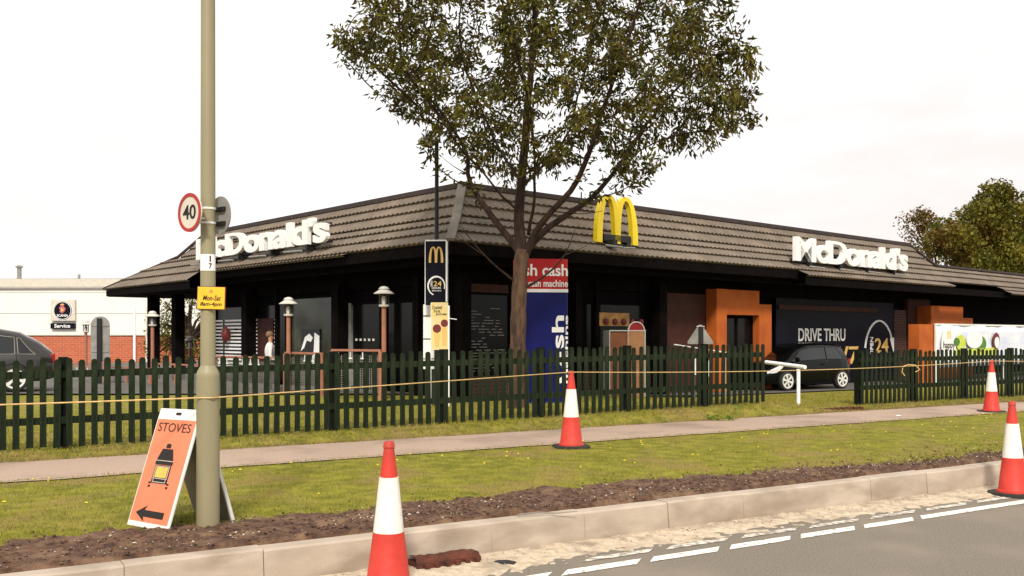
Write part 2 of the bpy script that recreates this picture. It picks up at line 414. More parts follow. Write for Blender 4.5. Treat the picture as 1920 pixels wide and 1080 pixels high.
def g2(r):
    s = r.uniform(-4, 27); n = 12.62+abs(r.gauss(0, .28)); p = P(s, n); p.z = ground(p.x, p.y); return p
blades('fence_foot_grass', 26000, g2, 'dryblade', 'dry brown grass clippings along the foot of the fence', 'grass', .015, .05, .005, 2)
def g3(r):
    s = r.uniform(-4, 26); n = 13.0+r.random()**1.5*6.8; p = P(s, n)
    if p.y > Yb(p.x): return None
    p.z = ground(p.x, p.y); return p
blades('lawn_grass', 60000, g3, 'blade', 'mown grass on the lawn behind the picket fence', 'grass', .02, .06, .006, 3)
def g4(r):
    s = r.uniform(-4, 20); n = 11.02+r.gauss(0, .03) if r.random() < .5 else 7.2+abs(r.gauss(0, .5)); p = P(s, n); p.z = .26; return p
blades('verge_edge_tufts', 6000, g4, 'blade', 'slightly longer grass fringing the edges of the verge', 'grass', .012, .03, .004, 4)
mb = MB(); rnd = random.Random(5)
for _ in range(70):
    s = rnd.uniform(0, 17); n = rnd.uniform(8.3, 10.9); p = P(s, n); r_ = rnd.uniform(.010, .018)
    mb.lathe([(r_*.3, 0), (r_, .006), (r_*.5, .012)], 6, T=Matrix.Translation((p.x, p.y, .285)))
tag(mb.build('dandelion_flowers', 'yellow'), 'tiny yellow dandelion heads dotted through the verge grass', 'flowers', kind='stuff')

# ------------------------------------------------------------------ picket fences
def picket_mesh():
    mb = MB(); w = .039; h = 1.13
    poly = [(-w, .03)] + [(w, .03)] + [(w, h-.03)] + [(w*math.cos(PI*k/8), h-.03+w*.95*math.sin(PI*k/8)) for k in range(1, 8)] + [(-w, h-.03)]
    mb.prism(poly, -.010, .010); return mb
def fence(s0, s1, n0, label, npost):
    root = empty('picket_fence', (0, 0, 0), A31, label, 'fence', 'dark green picket fences beside the footpath')
    p0 = P(s0, n0); root.location = (p0.x, p0.y, 0)
    gz = lambda d: ground(*P(s0+d, n0)[:2])
    L_ = s1-s0; rnd = random.Random(int(s0*10)+9)
    for hz_ in (.32, .90):
        mb = MB(); k = max(2, int(L_/1.0)); vs = []; fs = []
        for i in range(k+1):
            d = L_*i/k; z = gz(d)+hz_
            vs += [(d, .012, z), (d, .05, z), (d, .05, z+.09), (d, .012, z+.09)]
        for i in range(k):
            for q in range(4): fs.append((i*4+q, i*4+(q+1) % 4, i*4+4+(q+1) % 4, i*4+4+q))
        fs += [(0, 1, 2, 3), (k*4+3, k*4+2, k*4+1, k*4)]
        mb.add(vs, fs).build('rail', 'fence', root)
    d = npost
    while d <= L_+.01:
        mb = MB(); z = gz(d); mb.box(-.055, .055, .052, .155, -.3, 1.16); o = mb.build('post', 'fencepost', root); o.location = (d, 0, z); d += 1.8
    me = None; i = 0; d = .04
    while d < L_:
        if me is None: o = picket_mesh().build('picket', 'fence', root); me = o.data
        else: o = bpy.data.objects.new('picket', me); col.objects.link(o); o.parent = root
        o.location = (d+rnd.uniform(-.006, .006), -.001, gz(d)+rnd.uniform(-.012, .012)); o.rotation_euler = (rnd.uniform(-.01, .01), rnd.uniform(-.014, .014), 0)
        o.scale = (rnd.uniform(.95, 1.04), 1, rnd.uniform(.985, 1.015)); i += 1; d += .148
    return i
nf = fence(-1.0, 13.55, 13.2, 'long dark green picket fence running left of the gap with the white barrier', .55)
fence(16.35, 25.5, 13.2, 'dark green picket fence to the right of the gap in front of the banner', .04)

# ------------------------------------------------------------------ traffic cones
def cone(loc, rz, label, tilt=0, h=1.03):
    root = empty('traffic_cone', loc, rz, label, 'traffic cone', 'red and white traffic cones by the roadworks'); root.rotation_euler = (tilt, tilt*.5, rz)
    mb = MB(); b = .235
    oct_ = [(b, b*.55), (b*.55, b), (-b*.55, b), (-b, b*.55), (-b, -b*.55), (-b*.55, -b), (b*.55, -b), (b, -b*.55)]
    vs = [(x, y, 0) for x, y in oct_]+[(x*.97, y*.97, .035) for x, y in oct_]
    mb.add(vs, [tuple(range(7, -1, -1)), tuple(range(8, 16))]+[(i, (i+1) % 8, (i+1) % 8+8, i+8) for i in range(8)]).build('base', 'rubber', root, bevel=.006)
    H = h; rr = lambda t: .152+(.030-.152)*t
    z = lambda t: .035+(H-.035)*t
    MB().lathe([(.175, .034), (.172, .055), (.156, .062), (rr(.03)+.002, z(.035)), (rr(.38), z(.38))], 28).build('lower_cone', 'conered', root, smooth=True)
    MB().lathe([(rr(.37)+.004, z(.33)+0*H), (rr(.74)+.004, z(.755))], 28).build('reflective_sleeve', 'conewhite', root, smooth=True)
    MB().lathe([(rr(.75), z(.75)), (rr(.955), z(.955)), (rr(.955)+.006, z(.96)), (rr(1)+.006, z(.985)), (rr(1), z(1)), (.018, z(1)), (.018, z(.97))], 28).build('top_cone', 'conered', root, smooth=True)
    return root
pr = lambda px, py, zz: Vector(((px-960)/F*((HC-zz)*F/(py-HZ)), (HC-zz)*F/(py-HZ), zz))
c1 = pr(728, 1109, 0); cone(c1, .3, 'large red and white traffic cone in front of the kerb by the rusty gully', .008)
c2 = pr(1071, 839, .25); cone(c2, .2, 'red and white cone on the grass beside the footpath with string over its top')
c3 = pr(1859, 773, .25); cone(c3, .5, 'smallest and farthest traffic cone, standing in front of the right fence')
c4 = pr(1900, 928, 0); cone(c4, .4, 'traffic cone on the road at the right edge with creased lower red band', -.012)

# ------------------------------------------------------------------ near lamp post with its signs
lp = P(0, 0); lpx = (390-960)/F*7.45
root = empty('lamp_post', (lpx, 7.45, .25), 0, 'olive green lamp post carrying the 40 sign and yellow notice beside the stoves board', 'lamp post')
lean = Matrix.Shear('XY', 4, (-.0035, 0)) if False else Matrix.Identity(4)
MB().lathe([(.088, -.2), (.088, 1.18), (.087, 1.205), (.080, 1.225), (.060, 1.262), (.0575, 1.27)], 32).build('base_section', 'postgreen', root, smooth=True)
MB().lathe([(.0572, 1.25), (.0560, 3.0), (.052, 6.0), (.047, 9.5)], 32).build('column', 'postgreen', root, smooth=True)
# outreach arm and lamp head (above the picture)
MB().tube([(0, 0, 9.4), (.05, -.1, 9.8), (.3, -.5, 10.0), (.5, -.9, 10.02)], .03).build('arm', 'postgreen', root)
MB().lathe([(.02, -.08), (.12, -.05), (.14, .0), (.1, .07), (.02, .09)], 16, T=Matrix.Translation((.62, -1.1, 10.0)) @ Matrix.Scale(2.2, 4, (.5, -.86, 0))).build('lamp_head', 'greyback', root, smooth=True)
# 40 sign
zc = (HZ-399)/F*7.35+HC-.25
def rounddisc(name, m, parent, r, y0, y1):
    mb = MB(); disc(mb, 0, 0, r, y0, y1, 48); return mb.build(name, m, parent)
sg = rounddisc('speed_limit_sign', 'signface', root, .15, -.006, .006); sg.location = (-.100, -.115, zc); sg.rotation_euler = (0, 0, R(-38)) ; sg['label'] = 'round white sign with red border and black 40'
mb = MB(); ring(mb, 0, 0, .123, .15, -.011, -.0061, n=48); mb.build('red_border', 'redring', sg)
mb = MB(); text(mb, '40', -.085, .083, -.052, .058, -.010, -.0062, bold=.012); mb.build('lettering', 'blackink', sg)
mb = MB()
for z in (-.055, .055): mb.box(-.02, .16, .006, .02, z-.006, z+.006)
mb.build('bracket', 'greyback', sg)
for dz in (.045, -.068): MB().lathe([(.0605, zc+dz-.008), (.0605, zc+dz+.008)], 24).build('clamp_band', 'white', root)
sb = MB(); disc(sb, 0, 0, .15, -.005, .005, 48); sb = sb.build('sign_back', 'greyback', root); sb.location = (.078, .06, zc); sb.rotation_euler = (0, 0, R(-42)); sb['label'] = 'grey back of the second round sign'
for z in (-.068, .045): MB().box(-.09, .09, -.030, -.0052, z-.016, z+.016).build('bracket', 'black', sb, bevel=.003)
# number plate and yellow notice
zn = lambda py: (HZ-py)/F*7.38+HC-.25
mb = MB()
for k in range(13):
    pass
angs = [R(-90-62+ (124+28)*k/14) for k in range(15)]; r_ = .059
vs = []; fs = []
for a in angs: vs += [(r_*math.cos(a), r_*math.sin(a), zn(507)), (r_*math.cos(a), r_*math.sin(a), zn(476))]
fs = [(2*i, 2*i+2, 2*i+3, 2*i+1) for i in range(14)]
pl = MB().add(vs, fs).build('number_plate', 'signwhite', root)
mb = MB(); T_ = Matrix.Rotation(R(34), 4, 'Z')
text(mb, '1', -.006, .004, zn(490), zn(479), -.0625, -.0600, bold=.01, T=T_); text(mb, '7', -.012, .012, zn(503), zn(493), -.0625, -.0600, bold=.01, T=T_); mb.build('lettering', 'blackink', pl)
nb = MB().box(-.105, .105, -.004, .004, -.085, .085).build('notice_plate', 'notice', root, bevel=.003); nb.location = (.046, -.068, zn(559)); nb.rotation_euler = (0, R(1.5), 0)
mb = MB(); mb.box(-.110, .110, .0045, .012, -.090, .090); mb.build('frame', 'maroon', nb)
mb = MB(); text(mb, 'Mon-Sat', -.062, .076, -.018, .022, -.0075, -.0042, shear=.2, bold=.006); text(mb, '8am-4pm', -.082, .084, -.068, -.030, -.0075, -.0042, shear=.2, bold=.010); mb.build('lettering', 'brownink', nb)
mb = MB(); disc(mb, 0, .054, .012, -.0075, -.0042, 16); mb.build('stamp', 'salmon', nb)

# ------------------------------------------------------------------ stoves A-board
ab = empty('sandwich_board', (0, 0, 0), 0, 'orange and white folding board with stove picture and left arrow by the lamp post', 'sign board')
# four corners of the front panel in world space, from the ground contact and panel height
def ray(px, py, Y): return Vector(((px-960)/F*Y, Y, HC-(py-HZ)/F*Y))
BL = ray(238, 985, 7.55); BR = ray(312, 997, 7.20); TL = ray(291, 764, 7.85); TR = ray(367, 770, 7.50)
ex = (BR-BL+TR-TL)*.5; wP = ex.length; ex.normalize(); ez = ((TL-BL)+(TR-BR))*.5; hP = ez.length; ez = (ez-ex*ez.dot(ex)).normalized(); ey = ez.cross(ex)
Mx = Matrix((ex, ey, ez)).transposed().to_4x4(); Mx.translation = (BL+BR)*.5
ab.location = Mx.translation; ab.rotation_mode = 'QUATERNION'; ab.rotation_quaternion = Mx.to_3x3().to_quaternion()
hw = wP/2
mb = MB(); mb.box(-hw, hw, 0, .022, 0, hP); fp = mb.build('front_panel', 'white', ab, bevel=.006)
MB().box(-hw+.018, hw-.018, -.003, -.0005, .045, hP*.905).build('poster', 'salmon', fp)
mb = MB(); mb.box(-.035, .035, -.004, -.0005, hP*.945, hP*.968); mb.build('hand_slot', 'blackink', fp, bevel=.001)
mb = MB(); text(mb, 'STOVES', -hw*.80, hw*.80, hP*.80, hP*.875, -.006, -.0032, bold=0); mb.build('lettering', 'brownink', fp)
st = MB()
S = lambda x, z: (x*hw*1.55-.004, hP*.33+z*hP*.37)
def pl_(pts, y0=-.006, y1=-.0032): st.prism([S(*p) for p in pts], y0, y1)
pl_([(-.07, .90), (.07, .90), (.07, .98), (.03, 1.0), (-.03, 1.0), (-.07, .98)]); pl_([(-.26, .62), (.26, .62), (.16, .88), (-.16, .88)])
pl_([(-.27, .52), (.27, .52), (.27, .60), (-.27, .60)]); pl_([(-.25, .10), (.25, .10), (.25, .505), (-.25, .505)])
pl_([(-.32, .08), (-.25, .08), (-.25, .12), (-.32, .12)]); pl_([(.25, .08), (.32, .08), (.32, .12), (.25, .12)])
pl_([(-.31, .0), (-.25, .0), (-.25, .05), (-.31, .05)]); pl_([(.25, .0), (.31, .0), (.31, .05), (.25, .05)])
sa = st.build('stove_picture', 'blackink', fp)
st = MB(); pl_([(-.18, .23), (.18, .23), (.18, .46), (-.18, .46)], -.0075, -.0062); st.build('fire', 'flame', sa)
st = MB()
for x0, x1, z0, z1 in ((-.22, .22, .47, .485), (-.22, -.205, .2, .47), (.205, .22, .2, .47), (-.22, .22, .2, .212), (-.2, .2, .12, .133), (-.2, -.188, .13, .2), (.188, .2, .13, .2), (-.29, .29, .603, .615)): pl_([(x0, z0), (x1, z0), (x1, z1), (x0, z1)], -.0078, -.0062)
st.build('trim_lines', 'signface', sa)
mb = MB(); AZ = hP*.115
mb.prism([(-hw*.70, AZ), (-hw*.22, AZ+.062), (-hw*.30, AZ+.026), (hw*.66, AZ+.026), (hw*.66, AZ-.026), (-hw*.30, AZ-.026), (-hw*.22, AZ-.062)], -.006, -.0032); mb.build('arrow', 'blackink', fp)
# back leaf
tl = TR+(TL-TR)*0; B0 = ray(372, 974, 8.25); B1 = ray(440, 974, 7.95)
def leaf_quad(a, b, c, d, th): # a,b bottom; c,d top
    nrm = (b-a).cross(d-a).normalized()*th
    vs = [a, b, c, d, a+nrm, b+nrm, c+nrm, d+nrm]
    return vs, [(0,1,2,3), (7,6,5,4), (0,4,5,1), (1,5,6,2), (2,6,7,3), (3,7,4,0)]
Minv = Mx.inverted()
top_l = (Mx @ Vector((-hw, .03, hP-.01))); top_r = (Mx @ Vector((hw, .03, hP-.01)))
b_l = ray(371, 968, 8.15); b_r = ray(438, 974, 7.72)
vs, fs = leaf_quad(b_l, b_r, top_r, top_l, .02)
MB().add([Minv @ v for v in vs], fs).build('back_panel', 'boardback', ab, bevel=.004)
vs2, fs2 = leaf_quad(b_r, b_r+(b_r-b_l).normalized()*.022, top_r+(b_r-b_l).normalized()*.022, top_r, .026)
MB().add([Minv @ v for v in vs2], fs2).build('edge_trim', 'white', ab)

# ------------------------------------------------------------------ yellow string
def sag(a, b, k, d):
    return [a.lerp(b, i/k)+Vector((0, 0, -d*4*(i/k)*(1-i/k))) for i in range(k+1)]
postp = Vector((lpx, 7.36, HC-(746-HZ)/F*7.36))
pts = sag(Vector((-5.6, 6.2, HC-(775-HZ)/F*6.2)), postp+Vector((-.06, 0, 0)), 14, .01) + [postp+Vector((.06, 0, 0))] + sag(postp+Vector((.09, .06, 0)), c2+Vector((0, -.02, 1.015)), 24, .0) + sag(c2+Vector((.02, -.02, 1.015)), c3+Vector((0, -.02, 1.01)), 24, .07)[1:] + sag(c3+Vector((.02, 0, 1.01)), P(24, 11.4, 1.22), 10, .03)[1:]
tag(MB().tube(pts, .0062, 6).build('string_line', 'rope'), 'yellowish string stretched from the lamp post over the cone tops along the verge', 'string')
# knot tails fluttering on the string
mb = MB(); kp = c2.lerp(c3, .72)+Vector((0, 0, .955)); 
mb.tube([kp, kp+Vector((.1, 0, .03)), kp+Vector((.22, 0, .02)), kp+Vector((.3, 0, -.06)), kp+Vector((.22, 0, -.1))], .010, 5); mb.tube([kp, kp+Vector((-.02, 0, -.1)), kp+Vector((.03, 0, -.17))], .008, 5)
tag(mb.build('string_knot', 'rope'), 'loose knotted tail of yellow string hanging in front of the right fence', 'string')

# ------------------------------------------------------------------ gully by the kerb
g0 = pr(826, 1052, .02); s_, n_ = sn(g0.x, g0.y)
gr = empty('gully_inlet', tuple(P(s_, 6.58, 0)), A31, 'rusty brown broken gully inlet at the foot of the kerb behind the big cone', 'gully')
mb = MB(); k = 16
vs = []
for j in range(4):
    for i in range(k+1):
        x = -.27+.54*i/k; vs.append((x, -.20+j*.065+.014*fb(x*8, j), (.0 if j == 0 else .085+.02*fb(x*14, j*3))))
mb.add(vs, [(j*(k+1)+i, j*(k+1)+i+1, (j+1)*(k+1)+i+1, (j+1)*(k+1)+i) for j in range(3) for i in range(k)]); mb.box(-.27, .27, -.17, .015, -.02, .06)
mb.build('iron_body', 'rusty', gr)
mb = MB()
for i in range(6): x = -.22+.085*i; mb.box(x, x+.035, -.213, -.15, -.01, .055)
mb.build('grate_bar', 'rusty', gr)
h0 = pr(945, 1057, .0); mb = MB(); mb.lathe([(.10, -.01), (.085, .016), (.05, .022), (.01, .018)], 9, T=Matrix.Translation(h0)@Matrix.Diagonal((1.1, .8, 1, 1)))  # raised black lump added in place of a small dark hole
tag(mb.build('dark_hole_lump', 'rubber'), 'flat black lump standing in for a small dark hole in the gutter', 'dark hole')

# ------------------------------------------------------------------ street tree
def build_leaves(mb, centres, rnd, per, spread, ln_, wd, droop=.7):
    V = mb.v; Fc = mb.f
    for c, d in centres:
        for _ in range(per if isinstance(per, int) else per(rnd)):
            p = c+Vector((rnd.gauss(0, spread), rnd.gauss(0, spread), rnd.gauss(0, spread*.8)))
            v = Vector((rnd.gauss(0, .55), rnd.gauss(0, .55), -droop+rnd.gauss(0, .4)))+d*.6
            if v.length < .01: v = Vector((0, 0, -1))
            v.normalize(); l = ln_*rnd.uniform(.65, 1.25)
            s_ = v.cross(Vector((rnd.gauss(0, 1), rnd.gauss(0, 1), rnd.gauss(0, 1))))
            if s_.length < .01: continue
            s_.normalize(); s_ *= wd*rnd.uniform(.7, 1.2); up = s_.cross(v).normalized()*l*.12
            o = len(V)
            V += [tuple(p), tuple(p+v*l*.45+s_+up), tuple(p+v*l), tuple(p+v*l*.45-s_+up)]
            Fc.append((o, o+1, o+2, o+3)); mb.mi.append(1 if rnd.random() < .22 else 0)
TY = 18.0
tb = place(972, TY); tree = empty('street_tree', tuple(tb), 0, 'broad tree with narrow olive leaves and forked trunk in front of the restaurant', 'tree')
def tp(px, py, dy=0): return Vector(((px-960)/F*TY, TY+dy, HC-(py-HZ)/F*TY))-tb
limbs = [  # points, r0, r1
 ([tp(972, 800), tp(971, 720), tp(971, 640), tp(973, 560), tp(976, 500), tp(980, 468)], .185, .135),
 ([tp(982, 480), tp(962, 455, .1), tp(930, 415, .2), tp(905, 378, .3), tp(885, 350, .4), tp(873, 318, .45), tp(878, 285, .5), tp(850, 235, .6), tp(800, 165, .8)], .085, .022),
 ([tp(978, 480), tp(974, 430), tp(974, 380, .05), tp(979, 320, .05), tp(986, 250, 0), tp(992, 170, -.1), tp(1000, 80, 0), tp(1005, -20), tp(1005, -130)], .115, .03),
 ([tp(984, 478), tp(1000, 440, -.2), tp(1035, 400, -.4), tp(1068, 368, -.6), tp(1090, 325, -.7), tp(1103, 290, -.8), tp(1118, 235, -1.0), tp(1150, 150, -1.3), tp(1180, 60, -1.5)], .075, .02),
 ([tp(988, 470), tp(1020, 432, .1), tp(1065, 398, .2), tp(1112, 368, .3), tp(1150, 325, .4), tp(1175, 290, .5), tp(1215, 225, .6), tp(1270, 160, .7), tp(1320, 110, .8)], .075, .018),
 ([tp(990, 440), tp(1000, 400, -.3), tp(1002, 350, -.6), tp(1000, 290, -.9), tp(990, 220, -1.3), tp(960, 130, -1.8)], .035, .012),
 ([tp(974, 400), tp(940, 372, -.3), tp(905, 330, -.6), tp(870, 300, -.9), tp(830, 240, -1.3), tp(770, 170, -1.6)], .025, .008),
 ([tp(978, 350), tp(1010, 310, .5), tp(1050, 270, 1.0), tp(1080, 200, 1.5), tp(1100, 120, 1.9)], .035, .012),
 ([tp(976, 340), tp(950, 290, .6), tp(920, 230, 1.2), tp(890, 150, 1.7), tp(860, 60, 2.0)], .030, .010),
 ([tp(982, 330), tp(1030, 302, -.6), tp(1085, 270, -1.2), tp(1160, 240, -1.7)], .022, .008),
 ([tp(880, 345, .4), tp(845, 332, .4), tp(815, 305, .35), tp(790, 270, .3)], .018, .004),
 ([tp(873, 318, .4), tp(850, 308, .3), tp(818, 285, .2)], .014, .004),
 ([tp(1112, 368, .3), tp(1150, 362, .2), tp(1190, 345, .1), tp(1215, 320, 0)], .018, .005),
 ([tp(1040, 396, 0), tp(1090, 404, -.1), tp(1130, 398, -.2)], .014, .004),
 ([tp(1175, 290, .5), tp(1230, 262, .2), tp(1290, 248, .0), tp(1350, 248, -.2), tp(1404, 228, -.3)], .018, .005),
 ([tp(1150, 150, -1.3), tp(1230, 130, -1.5), tp(1310, 140, -1.2), tp(1392, 118, -.9)], .018, .005),
 ([tp(1270, 160, .7), tp(1330, 175, .6), tp(1396, 190, .4)], .014, .004),
 ([tp(850, 235, .6), tp(780, 190, .4), tp(710, 130, .2), tp(645, 72, 0)], .018, .005),
 ([tp(840, 220, .6), tp(760, 215, .2), tp(700, 170, -.1), tp(650, 118, -.2)], .014, .005),
 ([tp(968, 530), tp(935, 505, -.15), tp(905, 478, -.3), tp(880, 446, -.4), tp(868, 432, -.42)], .028, .006),
 ([tp(905, 478, -.3), tp(885, 465, -.35), tp(866, 452, -.36)], .012, .004),
 ([tp(985, 540), tp(1020, 522, -.3), tp(1050, 492, -.5), tp(1062, 470, -.6), tp(1074, 438, -.65)], .03, .006),
 ([tp(1058, 482, -.55), tp(1080, 474, -.6), tp(1096, 466, -.6)], .010, .004),
]
class Nd:
    __slots__ = ('p', 'par', 'kids', 'r')
    def __init__(s, p, par): s.p = p; s.par = par; s.kids = 0; s.r = 0
nodes = []
wood = MB()
for li, (pts, r0, r1) in enumerate(limbs):
    # resample with slight wobble
    out = []
    for i in range(len(pts)-1):
        k = max(2, int((pts[i+1]-pts[i]).length/.18))
        for j in range(k): out.append(pts[i].lerp(pts[i+1], j/k))
    out.append(pts[-1])
    sm_ = [out[0]]+[(out[i-1]+out[i]*2+out[i+1])/4 for i in range(1, len(out)-1)]+[out[-1]]
    if li: sm_ = [p+Vector((fb(p.z*1.5, li), fb(p.z*1.5, li+20), 0))*.035 for p in sm_]
    nn = len(sm_); rad = [r0+(r1-r0)*(i/(nn-1))**.7 for i in range(nn)]
    if li == 0: rad = [r*(1+.45*max(0, 1-i/5)) for i, r in enumerate(rad)]; wood_trunk = MB().tube(sm_, [r*(1+.06*math.sin(i*2.1)) for i, r in enumerate(rad)], 14)
    else: wood.tube(sm_, rad, 8)
    if 1 <= li <= 10 or li == 12 or 14 <= li <= 18:
        prev = None
        for p in sm_[int(len(sm_)*(.30 if li in (1, 3, 4) else .34)):]: nd_ = Nd(p, prev); nodes.append(nd_); prev = len(nodes)-1
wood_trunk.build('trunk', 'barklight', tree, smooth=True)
# crown volume
lowb = [(630, 90), (660, 135), (700, 190), (740, 215), (790, 246), (830, 290), (880, 322), (930, 330), (1000, 335), (1060, 330), (1110, 300), (1180, 340), (1240, 345), (1262, 300), (1310, 295), (1380, 268), (1422, 236)]
upb = [(630, 62), (665, 55), (700, 12), (725, -20), (790, -150), (900, -260), (1000, -300), (1150, -260), (1270, -130), (1335, 0), (1352, 60), (1385, 105), (1408, 140), (1422, 222)]
def interp(tab, x):
    for (a, b), (c, d) in zip(tab, tab[1:]):
        if a <= x <= c: return b+(d-b)*(x-a)/(c-a)
    return None
rnd = random.Random(11); att = []
while len(att) < 3500:
    px = rnd.uniform(632, 1420); lo_, hi_ = interp(lowb, px), interp(upb, px); py = rnd.uniform(hi_, lo_)
    e = (px-1015)/400; dmax = 3.5*math.sqrt(max(.02, 1-e*e)); dy = rnd.uniform(-dmax, dmax)
    if abs(dy) > dmax*.5 and py > lo_-60*abs(dy)/dmax: continue
    q = tp(px, py, 0); q.y = dy
    edge = min(lo_-py, 160)/160
    if fb(q.x*.8+5, q.z*.8, q.y*.8) < .03-.25*edge: continue      # gaps between the leaf masses
    att.append(q)
alive = att[:]
D = .22
for it in range(70):
    kd = kdtree.KDTree(len(nodes))
    for i, nd_ in enumerate(nodes): kd.insert(nd_.p, i)
    kd.balance(); pull = {}; nxt = []
    for a in alive:
        co, i, dist = kd.find(a)
        if dist < .26: continue
        nxt.append(a)
        if dist < 2.6: pull.setdefault(i, []).append((a-co).normalized())
    alive = nxt
    if not pull: break
    for i, ds_ in pull.items():
        if nodes[i].kids > 3: continue
        v = sum(ds_, Vector())+Vector((rnd.gauss(0, .15), rnd.gauss(0, .15), rnd.gauss(0, .1)+.05))
        if v.length < 1e-3: continue
        nodes.append(Nd(nodes[i].p+v.normalized()*D, i)); nodes[i].kids += 1
    if len(nodes) > 7000: break
nb_limb = 0
for nd_ in nodes: nd_.r = .0042
tipc = [0]*len(nodes)
for i in range(len(nodes)-1, -1, -1):
    nd_ = nodes[i]
    if nd_.kids == 0: tipc[i] = 1
    if nd_.par is not None: tipc[nd_.par] += tipc[i]
haskid = set(nd_.par for nd_ in nodes if nd_.par is not None)
cent = []
for i, nd_ in enumerate(nodes):
    if nd_.par is None: continue
    a = nodes[nd_.par].p; b = nd_.p
    if nd_.kids or i not in haskid or True:
        r_ = min(.03, .0050*max(1, tipc[i])**.45)
        if (a-b).length < .3: wood.tube([a, b], [r_, r_*.9], 4, cap=False)
    if tipc[i] <= 4 or (tipc[i] <= 25 and rnd.random() < .6): cent.append((b.lerp(a, rnd.random()*.8), (b-a).normalized()))
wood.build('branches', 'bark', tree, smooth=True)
lv = MB(); build_leaves(lv, cent, random.Random(21), lambda r: r.choice((11, 12, 14, 15)), .085, .152, .026)
lv.build('crown', ['leaf', 'leaf2'], tree)
print('tree nodes', len(nodes), 'tips', len(cent), 'leaves', len(lv.f), 'pickets', nf)

# ------------------------------------------------------------------ background trees
def bgtree(px, Y, ztop, width, label, seed, m, h0=1.5, count=9000, lsz=.30):
    rnd = random.Random(seed); b = place(px, Y); b.z = 0
    root = empty('broadleaf_tree', tuple(b), 0, label, 'tree', 'trees beyond the restaurant')
    H = ztop; W = width/2
    w = MB(); w.tube([(0, 0, 0), (.1, 0, H*.3), (0, .1, H*.6)], [.35, .25, .12], 8)
    blobs = []
    for k in range(26):
        a = rnd.random()*2*PI; t = rnd.random(); rr = W*(.25+.62*rnd.random()); z = h0+(H-h0)*(.12+.78*t); rr *= math.sqrt(max(.1, 1-((z-H*.52)/(H*.52))**2))
        c = Vector((rr*math.cos(a), rr*math.sin(a), z)); s_ = W*rnd.uniform(.20, .36); blobs.append((c, s_)); w.tube([(0, 0, H*.3), tuple(c*.5+Vector((0, 0, H*.22))), tuple(c)], [.12, .07, .03], 5)
    blobs += [(Vector((0, 0, H*.55)), W*.5)]
    w.build('trunk', 'bark', root, smooth=True)
    mb = MB(); V = mb.v
    for _ in range(count):
        c, s_ = rnd.choice(blobs); d = Vector((rnd.gauss(0, 1), rnd.gauss(0, 1), rnd.gauss(0, 1))).normalized()*(rnd.random()**.4)*s_*1.05
        p = c+d; p.z = min(p.z, H-rnd.random()*.6)
        if rnd.random() < .5 and fb(p.x*.7, p.z*.7, p.y*.7) < -.12: continue
        a = Vector((rnd.gauss(0, 1), rnd.gauss(0, 1), rnd.gauss(0, 1))).normalized(); e = a.cross(Vector((rnd.gauss(0, 1), .3, 1))).normalized()
        l = lsz*rnd.uniform(.5, 1.1); o = len(V); V += [tuple(p-a*l*.5), tuple(p+e*l*.3), tuple(p+a*l*.5), tuple(p-e*l*.3)]; mb.f.append((o, o+1, o+2, o+3)); mb.mi.append(0)
    mb.build('crown', m, root)
bgtree(1930, 58, 11.3, 9.5, 'tall green tree rising at the right edge beyond the restaurant roof', 2, 'bgleaf', 1.5, 42000, .30)
bgtree(1856, 56, 10.0, 8.2, 'bushy green tree between the russet tree and the tallest tree', 8, 'bgleaf', 1.5, 26000, .30)
bgtree(1772, 60, 10.2, 7.6, 'russet brown tree showing just past the end of the tall tiled roof', 4, 'bgleafred', 1.5, 15000, .26)
bgtree(1596, 70, 9.7, 4, 'tree top just peeping over the roof above the right sign', 6, 'bgleafred', 3, 3500, .22)
bgtree(352, 48, 4.6, 5, 'green shrub like tree seen between the black porch posts', 9, 'bgleaf', .3, 6000, .18)

# ------------------------------------------------------------------ restaurant (local frame: x along right face, y along left face)
BA = R(41.5); B = empty('restaurant_building', (-1.2, 22.96, 0), BA, 'low dark restaurant with brown tiled mansard roof, white roof letters and yellow arches', 'restaurant')
uR = Vector((math.cos(BA), math.sin(BA))); uL = Vector((-math.sin(BA), math.cos(BA)))
def rR(px, off): # local x on plane y=off
    a = (px-960)/F; x0 = -1.2+uL.x*off; y0 = 22.96+uL.y*off; return (a*y0-x0)/(uR.x-a*uR.y)
def rL(px, off): # local y on plane x=off
    a = (px-960)/F; x0 = -1.2+uR.x*off; y0 = 22.96+uR.y*off; return (a*y0-x0)/(uL.x-a*uL.y)
def zR(py, x, off): return HC-(py-HZ)/F*(22.96+uR.y*x+uL.y*off)
def zL(py, y, off): return HC-(py-HZ)/F*(22.96+uL.y*y+uR.y*off)
ZR = 5.34; ZK = 4.42; ZE = 3.80; DK = .70; DE = 1.60
prof_up = [(0, ZR), (.19, ZR-.27), (.40, ZR-.53), (DK-.06, ZK+.10)]
prof_lo = [(DK-.06, ZK+.10), (.95, ZK-.12), (1.27, ZK-.36), (DE, ZE)]
def wave(u): t = (u/.20) % 1; return abs(math.sin(PI*t))*.05
